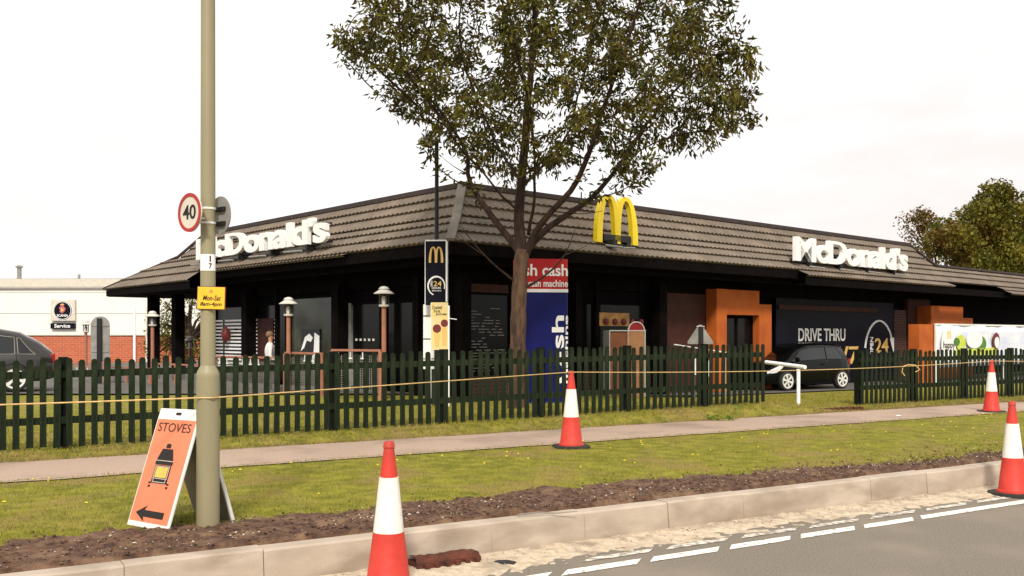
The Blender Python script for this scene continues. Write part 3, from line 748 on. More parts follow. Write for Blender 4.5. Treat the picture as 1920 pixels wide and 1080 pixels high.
def tiles(mb, prof, lo, hi, face, T=None):
    step = .05
    for i in range(len(prof)-1):
        (d0, z0), (d1, z1) = prof[i], prof[i+1]
        u0 = min(lo(d0), lo(d1)); u1 = max(hi(d0), hi(d1)); k = int((u1-u0)/step)+1; vs = []; fs = []
        for j in range(k+1):
            u = u0+(u1-u0)*j/k; w = wave(u)
            ua = min(max(u, lo(d0)), hi(d0)); ub = min(max(u, lo(d1)), hi(d1))
            pts = [(ua, d0-.05 if i else d0, z0+w*.15+(.03 if i else 0)), (ub, d1+.030, z1+.030+w*.8), (ub, d1-.060, z1+.008)]
            for (uu, d, z) in pts: vs.append((uu, -d, z) if face == 'R' else (-d, uu, z))
        for j in range(k):
            a = j*3; q = [(a, a+3, a+4, a+1), (a+1, a+4, a+5, a+2)]
            fs += q if face == 'L' else [t[::-1] for t in q]
        mb.add(vs, fs, T)
LU = 14.65; RU = 22.8; RL_ = 46; XS = rR(1497, -1.6); XL2 = rR(1775, -1.6); LS = rL(387, -1.6)
hipn = lambda d: -d
mb = MB()
tiles(mb, prof_up, hipn, lambda d: RU+d, 'R'); tiles(mb, prof_up, hipn, lambda d: LU+d, 'L')
tiles(mb, prof_lo, hipn, lambda d: RL_, 'R'); tiles(mb, prof_lo, hipn, lambda d: LS if d > DK+.02 else LS, 'L')
# deeper eave beyond the steps
ext = [(DE-.02, ZE+.01), (DE+.33, ZE-.20)]
tiles(mb, ext, lambda d: XS, lambda d: XL2, 'R')
tiles(mb, [(DE-.02, ZE+.01), (DE+.30, ZE-.18), (DE+.62, ZE-.36)], lambda d: rR(1868, -1.6), lambda d: RL_, 'R')
# small step on the left face
tiles(mb, [(DE-.02, ZE+.01), (DE+.14, ZE-.08)], lambda d: rL(652, -1.6), lambda d: LS, 'L')
# porch canopy at the far left: lower skirt reaching further out with a long hipped end
endx = lambda d: LU+DK+(d-DK)*(3.2/1.5)
tiles(mb, [(DK-.06, ZK+.10), (1.05, ZK-.10), (1.45, ZK-.37), (1.85, ZK-.66), (2.2, 3.45)], lambda d: LS, endx, 'L')
roof = mb.build('tiled_roof', 'tile', B, smooth=False)
# closing faces behind
mb = MB()
mb.add([(0, LU, ZR), (-DK, LU+DK, ZK+.05), (-2.2, LU+DK+3.2, 3.44), (14, LU+DK+3.2, 3.44), (14, LU+DK, ZK), (14, LU, ZR)], [(0, 1, 4, 5), (1, 2, 3, 4)])
mb.add([(RU, 0, ZR), (RU+DK, -DK, ZK+.05), (RU+DK, 14, ZK+.05), (RU, 14, ZR)], [(0, 1, 2, 3)])
mb.build('end_slope', 'tile', B)
mb = MB(); mb.box(-.02, RU, .0, 14.65, ZR-.10, ZR-.03); mb.box(RU, RL_, -DK+.02, 13, ZK-.1, ZK+.06); mb.build('flat_roof', 'capdark', B)
mb = MB(); mb.box(-.05, RU+.05, -.06, .16, ZR-.02, ZR+.12); mb.box(-.055, .16, .16, LU+.05, ZR-.02, ZR+.117); mb.box(RU+DK+.02, RL_, -DK-.04, -DK+.12, ZK+.10, ZK+.19); mb.build('ridge_cap', 'capdark', B, bevel=.02)
# hip boards
def hip(pts, w, name, m):
    mb = MB()
    for (a, b) in zip(pts, pts[1:]):
        a = Vector(a); b = Vector(b); d = (b-a).normalized(); s_ = d.cross(Vector((0, 0, 1))).normalized()*w; u = s_.cross(d).normalized()*.06
        if u.z < 0: u = -u
        mb.add([a-s_, a+s_, b+s_, b-s_, a-s_+u, a+s_+u, b+s_+u, b-s_+u], [(0,3,2,1),(4,5,6,7),(0,1,5,4),(1,2,6,5),(2,3,7,6),(3,0,4,7)])
    return mb.build(name, m, B)
hip([(-.02, -.02, ZR+.02), (-DK, -DK, ZK+.13), (-DE-.02, -DE-.02, ZE+.02)], .10, 'hip_board', 'hipboard')
hip([(0, LU, ZR+.02), (-DK, LU+DK, ZK+.12), (-2.2, LU+DK+3.2, 3.47)], .07, 'hip_tiles', 'capdark')
hip([(RU, 0, ZR+.02), (RU+DK, -DK, ZK+.14)], .07, 'hip_tiles', 'capdark')
# fascia, soffit
mb = MB()
def sof(x0, x1, y0, y1, z0, z1): mb.box(x0, x1, y0, y1, z0, z1)
mb.box(-DE+.03, XS, -DE+.03, -DE+.07, ZE-.26, ZE-.01); mb.box(XS, RL_, -DE-.28, -DE-.24, ZE-.46, ZE-.22)
mb.box(-DE+.03, -DE+.07, -DE+.07, LS, ZE-.26, ZE-.01); mb.box(-2.16, -2.12, LS, LU+DK+3.1, 3.22, 3.43); mb.box(-2.12, 13, LU+DK+3.06, LU+DK+3.1, 3.22, 3.43)
mb.box(-DE+.4, -DE+.5, -DE+.4, LS, ZE-.42, ZE-.10); mb.box(-DE+.5, RL_, -DE+.4, -DE+.5, ZE-.42, ZE-.10)
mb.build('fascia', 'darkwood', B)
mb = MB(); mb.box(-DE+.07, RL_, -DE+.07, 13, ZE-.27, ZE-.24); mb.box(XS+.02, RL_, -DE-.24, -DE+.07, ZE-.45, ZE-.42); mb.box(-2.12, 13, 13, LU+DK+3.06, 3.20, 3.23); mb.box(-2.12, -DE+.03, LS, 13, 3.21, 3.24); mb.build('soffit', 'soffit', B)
# walls
WO = -.30; ZG = -.1; ZT = ZE-.27; YE = 13.6
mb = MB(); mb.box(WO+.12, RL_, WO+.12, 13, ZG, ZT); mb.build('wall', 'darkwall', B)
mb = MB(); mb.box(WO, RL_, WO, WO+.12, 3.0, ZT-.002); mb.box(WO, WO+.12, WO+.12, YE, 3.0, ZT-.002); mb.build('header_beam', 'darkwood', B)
# dwarf brick wall strip
mb = MB(); mb.box(WO+.02, rR(1240, WO), WO+.02, WO+.12, ZG, .85); mb.build('brick_plinth', 'darkbrick', B)
# columns on left face & porch
def colm(x, y, w=.16, z1=3.2): MB().box(x-w, x+w, y-w, y+w, -.3, z1).build('column', 'darkwood', B)
for px, off, w in ((637, -.5, .17), (466, -.5, .17), (786, -.5, .12), (718, -.5, .07), (520, -.5, .06)): colm(off, rL(px, off), w)
for px, off in ((334, -.9), (288, -1.1)): colm(off, rL(px, off), .17, 3.22)
colm(3.5, LU+2.2, .16, 3.22); colm(8, LU+2.2, .16, 3.22)
for px, w in ((868, .14), (1080, .12), (1118, .06), (1236, .16)): colm(rR(px, -.5), -.5, w)
# windows along left face
def winL(p0, p1, z0, z1, m, name='window', frame=True):
    y1 = rL(p0, WO); y0 = rL(p1, WO)
    o = MB().box(WO+.03, WO+.05, y0, y1, z0, z1).build(name, m, B)
    if frame:
        mb = MB(); t = .05
        mb.box(WO-.02, WO+.05, y0-t, y0, z0-t, z1+t); mb.box(WO-.02, WO+.05, y1, y1+t, z0-t, z1+t); mb.box(WO-.02, WO+.05, y0, y1, z0-t, z0); mb.box(WO-.02, WO+.05, y0, y1, z1, z1+t)
        mb.build('window_frame', 'darkwood', o)
    return o
w1 = winL(545, 628, .4, 2.85, 'glassreflect'); w2 = winL(655, 713, .4, 2.6, 'glassdark'); winL(724, 780, .4, 2.6, 'glassdark'); winL(480, 535, .4, 2.7, 'glassdark'); winL(405, 455, .4, 2.7, 'glassdark'); winL(792, 835, .4, 2.6, 'glassdark')
# pale blinds: slatted white louvres behind the far left glass (real slats)
def louvre(p0, p1, z0, z1, n):
    y1 = rL(p0, WO); y0 = rL(p1, WO); mb = MB()
    for k in range(n): z = z0+(z1-z0)*k/n; mb.box(WO-.012, WO+.01, y0, y1, z, z+(z1-z0)/n*.48)
    mb.build('louvre_blind', 'signwhite', B)
louvre(402, 418, .6, 2.35, 15); louvre(422, 460, .6, 2.35, 15); louvre(474, 482, .6, 2.35, 15); louvre(515, 519, .6, 2.35, 15)
mb = MB(); yc = rL(432, WO); mb.lathe([(.01, -.28), (.13, -.12), (.15, 0), (.13, .12), (.01, .28)], 14, T=Matrix.Translation((WO-.16, yc, 1.80))); mb.build('hanging_lantern', 'maroon', B, smooth=True)
y1 = rL(484, WO); y0 = rL(513, WO)
MB().box(WO-.02, WO+.012, y0, y1, .4, 2.3).build('interior_panel', 'rustwall', B)
# monochrome wall picture
y1 = rL(566, WO); y0 = rL(600, WO)
pic = MB().box(WO-.016, WO+.02, y0, y1, .5, 1.95).build('window_poster', 'black', B)
mb = MB(); Tl = Matrix.Translation((WO-.018, (y0+y1)/2, 0)) @ Matrix.Rotation(-PI/2, 4, 'Z')
mb.prism([(-.55, 1.3), (-.30, 1.72), (-.05, 1.82), (.15, 1.70), (.05, 1.58), (-.2, 1.62), (-.35, 1.4)], -.006, 0, T=Tl); mb.prism([(.12, .9), (.50, .7), (.52, 1.75), (.25, 1.85), (.22, 1.4)], -.006, 0, T=Tl); mb.build('white_shape', 'signwhite', pic)
# door lights on left face
mb = MB()
for k in range(5): yy = rL(668+k*8, WO); mb.box(WO-.01, WO+.02, yy-.03, yy+.03, 1.62, 1.68)
for k in range(6): zz = 1.35+k*.14; yy = rL(626, WO); mb.box(WO-.045, WO-.02, yy-.02, yy+.02, zz, zz+.05)
mb.build('door_sticker', 'white', B)
MB().box(WO-.03, WO+.05, rL(660, WO), rL(652, WO), .3, 2.65).build('door_frame', 'greyback', B)
# right face: windows with menus, faint bars
def winR(p0, p1, z0, z1, m, name='window'):
    x0 = rR(p0, WO); x1 = rR(p1, WO); o = MB().box(x0, x1, WO+.03, WO+.05, z0, z1).build(name, m, B)
    mb = MB(); t = .05; mb.box(x0-t, x0, WO-.02, WO+.05, z0-t, z1+t); mb.box(x1, x1+t, WO-.02, WO+.05, z0-t, z1+t); mb.box(x0, x1, WO-.02, WO+.05, z0-t, z0); mb.box(x0, x1, WO-.02, WO+.05, z1, z1+t); mb.build('window_frame', 'darkwood', o); return o
a = winR(875, 955, .85, 2.75, 'glassdark')
x0 = rR(876, WO); x1 = rR(954, WO)
mb = MB(); rnd = random.Random(4)
for k in range(22):
    z = .9+k*.072; x = x0+.1
    while x < x1-.3:
        l = rnd.uniform(.1, .35)
        if rnd.random() < .55: mb.box(x, min(x+l, x1-.05), WO+.018, WO+.026, z, z+.012)
        x += l+.08
mb.build('blind_slat', 'greyback', a)
mb = MB(); mb.box(rR(870, WO), rR(950, WO), WO-.06, WO-.01, 2.80, 3.0); mb.build('timber_band', 'rustwall', B)
winR(1086, 1112, .3, 2.6, 'glassdark'); winR(1125, 1230, .85, 2.6, 'glassdark')
x0 = rR(1120, WO); x1 = rR(1177, WO)
mn = MB().box(x0, x1, WO-.06, WO-.025, zR(611, x0, WO), zR(586, x0, WO)).build('menu_sign', 'menuglow', B)
mb = MB()
for k in range(5): xx = x0+.25+k*.36; mb.lathe([(.02, -.05), (.09, -.03), (.09, .02), (.02, .05)], 8, T=Matrix.Translation((xx, WO-.09, zR(603, x0, WO))) @ Matrix.Rotation(PI/2, 4, 'X'))
mb.build('menu_picture', 'maroon', mn)
# orange porch surround with door
PO = -.70
x0 = rR(1344, PO); xa = rR(1363, PO); xb = rR(1424, PO); x1 = rR(1447, PO); zt = zR(541, x0, PO); zd = zR(590, xa, PO)
mb = MB(); mb.box(x0, xa, PO, WO, ZG, zt); mb.box(xa, xb, PO+.003, WO, zd, zt-.003); mb.box(xb, x1, PO, WO, ZG, zt-.42); mb.build('orange_surround', 'orangewall', B, bevel=.01)
MB().box(x0-2.1, x0-.002, PO+.5, WO, ZG, 3.0).build('side_wall', 'rustwall', B)
dr = MB().box(xa, xb, WO-.12, WO-.08, ZG, zd).build('door', 'glassdark', B)
mb = MB(); mb.box(xa, xa+.07, WO-.16, WO-.12, 0, zd-.01); mb.box(xb-.07, xb, WO-.16, WO-.12, 0, zd-.01); mb.box((xa+xb)/2-.04, (xa+xb)/2+.04, WO-.16, WO-.12, 0, zd-.01); mb.box(xa, xb, WO-.158, WO-.122, zd-.1, zd-.01); mb.build('door_frame', 'darkwood', dr)
# drive thru panel
x0 = rR(1452, WO); x1 = rR(1672, WO)
dp = MB().box(x0, x1, WO-.07, WO-.01, .1, 3.0).build('drive_thru_panel', 'navy', B)
mb = MB(); xa = rR(1493, WO); xb = rR(1581, WO); text(mb, 'DRIVE THRU', xa, xb, zR(640, xa, WO)+.0, zR(615.5, xa, WO), WO-.085, WO-.07, bold=.014); mb.build('lettering', 'signwhite', dp)
mb = MB(); xa = rR(1535, WO); xb = rR(1606, WO); text(mb, '24/7', xa, xb, zR(682, xb, WO), zR(649, xb, WO), WO-.085, WO-.07, bold=.012); mb.build('number_lettering', 'gold', dp)
mb = MB(); xa = rR(1633, WO); xb = rR(1662, WO); text(mb, '24', xa+.15, xb, zR(662, xa, WO), zR(634, xa, WO), WO-.085, WO-.07, bold=.012); mb.build('number_lettering', 'gold', dp)
mb = MB(); xa = rR(1628, WO); text(mb, 'OPEN', xa, xa+.22, zR(668, xa, WO), zR(632, xa, WO), WO-.085, WO-.07, bold=.014, rot=1); mb.build('lettering', 'signwhite', dp)
mb = MB(); xc = (rR(1617, WO)+rR(1672, WO))/2; rx = (rR(1672, WO)-rR(1617, WO))/2; zc_ = zR(660, xc, WO); rz = zR(600, xc, WO)-zc_
for a0, a1, off in ((R(10), R(172), 0),):
    vs = []; fs = []; k = 30
    for i in range(k+1):
        a = a1+(a0-a1)*i/k; t = .10+.10*abs(math.cos(a))
        for r_, y in ((1-t*.5, WO-.085), (1, WO-.085), (1, WO-.07), (1-t*.5, WO-.07)): vs.append((xc+rx*r_*math.cos(a), y, zc_+rz*r_*math.sin(a)*1.0))
    for i in range(k):
        for q in range(4): fs.append((i*4+q, i*4+(q+1) % 4, i*4+4+(q+1) % 4, i*4+4+q))
    mb.add(vs, fs)
mb.prism([(xc+rx*.72, zc_+rz*.42), (xc+rx*1.10, zc_+rz*.46), (xc+rx*1.0, zc_-rz*.05)], WO-.086, WO-.069)
mb.build('ring_arrow', 'signwhite', dp)
mb = MB(); mb.box(rR(1455, WO), rR(1640, WO), WO-.12, WO-.07, 2.62, 2.78); mb.build('timber_band', 'rustwall', B)
MB().box(rR(1677, -.40), rR(1700, -.40), -.40, WO, ZG, 2.75).build('brick_pier', 'darkbrick', B)
MB().box(rR(1702, -.45), rR(1744, -.45), -.45, WO, ZG, 3.2).build('side_wall', 'rustwall', B)
x0 = rR(1746, -1.0); x1 = rR(1806, -1.0); MB().box(x0, x1, -1.0, WO, ZG, zR(573, x0, -1.0)).build('orange_pier', 'orangewall', B, bevel=.01)
MB().box(x1, rR(1825, -1.0), -.98, WO, ZG, zR(596, x1, -1)).build('orange_pier', 'orangewall', B, bevel=.01)
x0 = rR(1724, -2.4); x1 = rR(1753, -2.4); MB().box(x0, x1, -2.4, -2.0, ZG, zR(608, x0, -2.4)).build('orange_pier', 'orangewall', B, bevel=.01)
# roof signs
def roof_letters(p0, p1, off, face, pys, label):
    mb = MB()
    if face == 'R':
        x0 = rR(p0, off); x1 = rR(p1, off); z0 = zR(pys[0], x0, off); z1 = zR(pys[1], x0, off); T = Matrix.Translation((x0, off, 0))
    else:
        y1 = rL(p0, off); y0 = rL(p1, off); x0 = 0; x1 = y1-y0; z0 = zL(pys[0], y0, off); z1 = zL(pys[1]-4, y0, off); T = Matrix.Translation((off, y1, 0)) @ Matrix.Rotation(-PI/2, 4, 'Z')
    wd = x1-x0 if face == 'R' else x1
    h = z1-z0
    # letters one by one: wide bold capitals and lower case
    word = "McDonald's"; text(mb, word, 0, wd, z0-.04, z1+.03, -.12, .0, bold=.034, T=T, spacing=.93, tall=.61)
    o = mb.build('roof_sign', 'signwhite', B); o['label'] = label
    fr = MB(); fr.box(-.02, wd, .02, .08, z0-.04, z0+.04, T=T); fr.box(0, wd, .02, .06, z0+h*.7, z0+h*.78, T=T)
    k = 4
    for i in range(k):
        x = wd*(.12+.25*i); fr.box(x-.05, x+.05, -.12, .30, z0-.20, z0-.03, T=T); fr.box(x-.05, x+.05, .06, .40, z0-.02, z0+.3, T=T)
    fr.build('mounting_frame', 'black', o)
    lt = MB()
    for i in range(k):
        x = wd*(.04+.25*i); lt.tube([T @ Vector((x, -.42, z0-.22)), T @ Vector((x+wd*.12, -.42, z0-.24))], .028, 6)
    lt.build('floodlight', 'greyback', o)
roof_letters(1486, 1697, -1.42, 'R', (487, 444), 'white roof letters on the drive thru side')
roof_letters(374, 619, -1.42, 'L', (451, 410), 'white roof letters on the patio side')
mb = MB(); off = -1.35; x0 = rR(1119, off); x1 = rR(1199, off); z0 = zR(453, x0, off); z1 = zR(361, x0, off)
arches(mb, x0+.03, x1-.03, z0, z1, off+.02, off+.16, w=.130)
ar = mb.build('arches_sign', 'yellow', B); ar['label'] = 'yellow double arch standing on the roof tiles'
mb = MB(); mb.box(x0+.3, x1-.3, off+.02, off+.12, z0+.05, z0+.22); mb.box(x0+.35, x0+.5, off-.25, off+.3, z0-.14, z0+.06); mb.box(x1-.5, x1-.35, off, off+.4, z0-.10, z0+.06); mb.build('mounting_frame', 'black', ar)
mb = MB(); mb.tube([(x0-.05, off-.35, z0-.12), (x0+.6, off-.35, z0-.14)], .03, 6); mb.tube([(x0+.5, off-.45, z0-.16), (x0+1.1, off-.3, z0-.12)], .03, 6); mb.build('floodlight', 'greyback', ar)
MB().tube([(rR(1090, .3), .3, ZR), (rR(1090, .3), .3, ZR+.35)], .02, 6).build('vent_pipe', 'capdark', B)

# ------------------------------------------------------------------ banner on the right
Tb = Matrix.Translation(B.location) @ Matrix.Rotation(BA, 4, 'Z')
x0 = rR(1753, -2.45); x1 = rR(1990, -2.45); z1 = zR(609, x0, -2.45); z0 = z1-1.55
bp = Tb @ Vector((x0, -2.45, 0)); bn = empty('banner', tuple(bp), BA, 'long pale blue banner with white circle, lime shape and green lettering behind the right fence', 'banner')
W_ = x1-x0; k = 40; vs = []; fs = []
for i in range(k+1):
    x = W_*i/k
    for j in range(7):
        z = z0+(z1-z0)*j/6; vs.append((x, .03*math.sin(x*2.3+j*.4)+.02*math.sin(x*6+j), z))
for i in range(k):
    for j in range(6): fs.append((i*7+j, i*7+7+j, i*7+8+j, i*7+j+1))
sheet = MB().add(vs, fs).build('sheet', 'banner', bn, smooth=True); sheet.modifiers.new('s', 'SOLIDIFY').thickness = .006
mb = MB(); mb.box(-.03, W_, -.02, .02, z1-.01, z1+.05); mb.box(-.04, .03, -.055, .0, z0-.9, z1+.05); mb.box(W_*.5, W_*.5+.06, .06, .12, z0-.9, z1+.04); mb.build('frame', 'white', bn)
H_ = z1-z0; fy = -.075
mb = MB(); disc(mb, .95, z1-.72, .62, fy, fy+.01, sx=.95); mb.build('circle', 'signwhite', bn)
mb = MB(); text(mb, 'happy', .5, 1.45, z1-.92, z1-.60, fy-.008, fy, bold=.01); mb.build('lettering', 'brownink', bn)
mb = MB(); arches(mb, .78, 1.12, z1-.50, z1-.22, fy-.008, fy, w=.16); mb.build('small_arches', 'gold', bn)
mb = MB(); disc(mb, 1.98, z1-.66, .30, fy, fy+.01, sx=1.3); mb.prism([(1.5, z1-1.1), (5.2, z1-1.15), (5.2, z1-.85), (1.5, z1-.9)], fy+.011, fy+.02); mb.build('lime_shape', 'lime', bn)
mb = MB(); disc(mb, 1.6, z1-.62, .16, fy-.004, fy+.004, sx=1.6); mb.build('leaf_shape', 'leafgreen', bn); mb = MB(); disc(mb, 3.7, z1-.7, .3, fy+.011, fy+.019, sx=1.8); mb.build('leaf_shape', 'leafgreen', bn)
mb = MB(); disc(mb, 3.15, z1-.55, .32, fy+.001, fy+.009, sx=2.2); mb.build('cloud_shape', 'signwhite', bn)
mb = MB(); disc(mb, 5.15, z1-.60, .33, fy, fy+.01); mb.build('round_badge', 'maroon', bn)
mb = MB(); disc(mb, 5.20, z1-.66, .22, fy-.01, fy); mb.build('badge_face', 'signwhite', bn)

# ------------------------------------------------------------------ car park lamp + hanging sign board (one thing: board is bolted to the lamp column)
def sgn(name, px, Y, rz, label, cat, group=None): p = place(px, Y); return empty(name, tuple(p), rz, label, cat, group)
Yt = 19.6; t = sgn('sign_lamp', 819, Yt, R(-6), 'black lamp column with a navy board of arches and ring at the restaurant corner', 'sign post'); gz = t.location.z
zt = lambda py: HC-(py-HZ)/F*Yt-gz
MB().tube([(-.02, .10, 0), (-.02, .10, zt(258))], [.055, .04], 12).build('column', 'black', t, smooth=True)
mb = MB(); mb.lathe([(.02, .10), (.10, .09), (.19, .02), (.20, -.01), (.17, -.07), (.10, -.12), (.02, -.13)], 18, T=Matrix.Translation((-.22, .10, zt(262)))); mb.build('lamp_head', 'lampwhite', t, smooth=True)
MB().tube([(-.02, .10, zt(270)), (-.12, .10, zt(256)), (-.2, .1, zt(258))], .03, 8).build('arm', 'black', t)
hw = .225
MB().box(-hw, hw-.03, -.05, .05, zt(572), zt(453)).build('sign_board', 'navy', t, bevel=.004)
mb = MB(); mb.box(-hw-.015, -hw-.001, -.055, .05, zt(572), zt(452)); mb.box(hw-.029, hw, -.06, .05, zt(566), zt(452)); mb.box(-hw, hw-.03, -.056, .05, zt(452)-.005, zt(450)); mb.build('board_trim', 'signwhite', t)
mb = MB(); arches(mb, -.155, .145, zt(493), zt(463), -.065, -.051, w=.16); mb.build('arches', 'gold', t)
mb = MB(); zc_ = zt(536); ring(mb, 0, zc_, .165, .205, -.062, -.051, R(-20), R(250), 32, sx=.9, taper=.5); mb.build('ring', 'signwhite', t)
mb = MB(); text(mb, '24', -.06, .11, zc_-.01, zc_+.095, -.062, -.051, bold=.012); mb.build('number_lettering', 'gold', t)
mb = MB(); text(mb, 'OPEN', -.12, -.075, zc_-.02, zc_+.10, -.062, -.051, rot=1, bold=.01); text(mb, 'HOURS', -.09, .10, zc_-.065, zc_-.025, -.062, -.051, bold=.01); text(mb, 'drive thru', -.09, .10, zc_-.115, zc_-.080, -.062, -.051, bold=.005); mb.build('lettering', 'signwhite', t)
# poster board and white cabinet below
Yp = 19.3; t = sgn('poster_board', 826, Yp, R(-6), 'cream and yellow drinks poster on a white post below the navy board', 'poster'); gz = t.location.z; zt = lambda py: HC-(py-HZ)/F*Yp-gz
MB().box(-.19, .155, -.02, .02, zt(656), zt(567)).build('poster', 'posteryellow', t)
mb = MB(); mb.box(.157, .185, -.03, .03, 0, zt(573)); mb.box(-.20, -.19, -.015, .015, 0, zt(568)); mb.tube([(.18, 0, zt(597)), (.33, 0, zt(599))], .010, 6); mb.build('post', 'signwhite', t)
mb = MB(); text(mb, 'Crushed', -.165, .03, zt(579.5), zt(573), -.026, -.021, bold=.01); text(mb, 'Fruit', -.13, .0, zt(586), zt(580.5), -.026, -.021, bold=.01); text(mb, 'Juices', -.10, .13, zt(592), zt(586.5), -.026, -.021, bold=.01); mb.build('lettering', 'blackink', t)
mb = MB(); disc(mb, -.07, zt(616), .085, -.026, -.021); disc(mb, .085, zt(606), .075, -.026, -.021); mb.build('fruit_picture', 'maroon', t)
mb = MB(); mb.prism([(-.13, zt(625)), (-.01, zt(625)), (-.03, zt(650)), (-.11, zt(650))], -.026, -.021); mb.prism([(.03, zt(614)), (.135, zt(614)), (.12, zt(648)), (.045, zt(648))], -.026, -.021); mb.build('cup_picture', 'gold', t)
Yc = 19.9; t = sgn('white_cabinet', 806, Yc, R(-6), 'narrow white slatted cabinet just left of the drinks poster', 'cabinet'); gz = t.location.z; zt = lambda py: HC-(py-HZ)/F*Yc-gz
mb = MB(); mb.box(-.13, .13, -.06, .06, zt(692), zt(571)); mb.build('body', 'signwhite', t, bevel=.008)
MB().box(-.10, .10, -.04, .04, 0, zt(692)-.003).build('plinth', 'black', t)
mb = MB()
for py in (592, 635, 672): mb.box(-.128, .135, -.075, -.061, zt(py+1.2), zt(py-1.2))
mb.build('dark_joint', 'greyback', t)

# ------------------------------------------------------------------ cash machine column
Yk = 19.9; t = sgn('cash_machine_column', 1013, Yk, R(8), 'blue and red cash machine column with white lettering right of the tree trunk', 'cash machine sign'); gz = t.location.z; zt = lambda py: HC-(py-HZ)/F*Yk-gz
hw = .545; rr_ = .07
def rrect(hw, hd, r, n=5):
    pts = []
    for cx, cy, a0 in ((hw-r, hd-r, 0), (-hw+r, hd-r, 90), (-hw+r, -hd+r, 180), (hw-r, -hd+r, 270)):
        for k in range(n+1): a = R(a0+90*k/n); pts.append((cx+r*math.cos(a), cy+r*math.sin(a)))
    return pts
def rbox(z0, z1, e=0):
    pts = rrect(hw+e, .25+e, rr_); m = len(pts); mb = MB()
    return mb.add([(x, y, z0) for x, y in pts]+[(x, y, z1) for x, y in pts], [tuple(range(m-1, -1, -1)), tuple(range(m, 2*m))]+[(i, (i+1) % m, (i+1) % m+m, i+m) for i in range(m)])
rbox(0, zt(549)).build('blue_casing', 'bluepanel', t); rbox(zt(549), zt(543), .008).build('white_band', 'signwhite', t); rbox(zt(543), zt(487)).build('red_header', 'redpanel', t)
mb = MB(); text(mb, 'ash', -hw+.005, -.11, zt(519), zt(497), -.262, -.251, bold=.018); text(mb, 'cash', .0, hw-.012, zt(519), zt(497), -.262, -.251, bold=.018); text(mb, 'cash machine', -hw+.25, hw-.01, zt(539), zt(526), -.262, -.251, bold=.016)
mb.build('lettering', 'signwhite', t)
mb = MB(); xr = .30; text(mb, 'cash', xr-.10, xr+.155, zt(718), zt(592), -.262, -.251, bold=.02, rot=1); text(mb, 'machine', xr+.17, xr+.235, zt(718), zt(592), -.262, -.251, bold=.02, rot=1); mb.build('side_lettering', 'signwhite', t)

# ------------------------------------------------------------------ patio lanterns
LG = 'lantern posts around the restaurant'
def make_lantern():
    root = empty('lantern_post', (0, 0, 0), 0, 'x', 'lantern', LG)
    MB().lathe([(.075, -.5), (.075, .1), (.055, .12), (.055, 1.98), (.07, 1.99), (.07, 2.02)], 14).build('post', 'terracotta', root, smooth=True)
    MB().lathe([(.04, 2.0), (.12, 2.02), (.12, 2.06), (.1, 2.065)], 14).build('collar', 'lampwhite', root)
    lc = MB()
    for k in range(6):
        a = 2*PI*k/6; lc.tube([(.105*math.cos(a), .105*math.sin(a), 2.05), (.105*math.cos(a), .105*math.sin(a), 2.30)], .012, 4)
    lc.lathe([(.112, 2.27), (.118, 2.30), (.05, 2.31)], 14)
    c = lc.build('cage', 'lantern_cage', root)
    MB().lathe([(.055, 2.06), (.06, 2.12), (.06, 2.20), (.04, 2.26)], 12).build('lamp', 'lampwhite', c, smooth=True)
    MB().lathe([(.02, 2.315), (.235, 2.31), (.235, 2.325), (.16, 2.375), (.11, 2.41), (.09, 2.415)], 20).build('shade', 'lampwhite', root, smooth=False)
    MB().lathe([(.10, 2.415), (.125, 2.42), (.125, 2.432), (.09, 2.47), (.03, 2.49)], 18).build('cap', 'lampwhite', root)
    return root
spots = [(720, 22.0, 2.90, 'terracotta lantern post between the big letters and the navy sign board, largest of the lanterns'),
         (541, 24.0, 2.73, 'lantern post in front of the window with the black and white poster'),
         (286, 30.0, 2.54, 'lantern post against the black porch post at the left canopy end'),
         (161, 37.0, 2.37, 'lantern post beside the grey sign back in front of the brick wall'),
         (356, 36.0, 1.75, 'small low lantern seen between the porch posts and the lamp post')]
lp0 = make_lantern()
for i, (px, Y, zt_, lab) in enumerate(spots):
    o = lp0 if i == 0 else copy_tree(lp0); o['label'] = lab
    o.location = ((px-960)/F*Y, Y, zt_-2.49); 

# ------------------------------------------------------------------ patio railings
RG = 'patio railings with mesh panels'
def railing(pa, Ya, pb, Yb_, ztop, label):
    a = Vector(((pa-960)/F*Ya, Ya)); b = Vector(((pb-960)/F*Yb_, Yb_)); d = b-a; L_ = d.length; ang = math.atan2(d.y, d.x)
    root = empty('patio_railing', (a.x, a.y, ztop-1.05), ang, label, 'railing', RG)
    MB().box(0, L_, -.025, .025, 1.0, 1.05).build('top_rail', 'terracotta', root)
    k = max(1, round(L_/1.5))
    for i in range(k+1): MB().box(L_*i/k-.04, L_*i/k+.04, -.04, .04, -.3, 1.0).build('post', 'terracotta', root)
    mb = MB(); x = .08
    while x < L_:
        mb.box(x-.004, x+.004, -.004, .004, .08, .92); x += .055
    z = .1
    while z < .92: mb.box(.0, L_, -.006, -.0045, z, z+.006); z += .055
    mb.build('mesh_panel', 'greyback', root)
    mb = MB()
    for i in range(int(L_/.36)): x = .2+i*.36; mb.box(x-.05, x+.05, -.012, .012, .82, .85); mb.box(x-.008, x+.008, -.012, .012, .85, .98)
    mb.build('clip', 'signwhite', root)
railing(622, 22.6, 714, 21.9, HC-(655-HZ)/F*22, 'railing section between the poster window and the largest lantern')
railing(535, 24.4, 604, 23.2, HC-(660-HZ)/F*24, 'railing section at the foot of the black and white window poster')
railing(404, 26.6, 520, 24.8, HC-(668-HZ)/F*25.5, 'railing section in front of the white slatted blinds')
railing(120, 33.5, 282, 30.0, HC-(688-HZ)/F*31, 'leftmost railing section in front of the brick warehouse base')
railing(290, 30.0, 372, 28.2, HC-(682-HZ)/F*29, 'railing section below the porch canopy left of the lamp post')

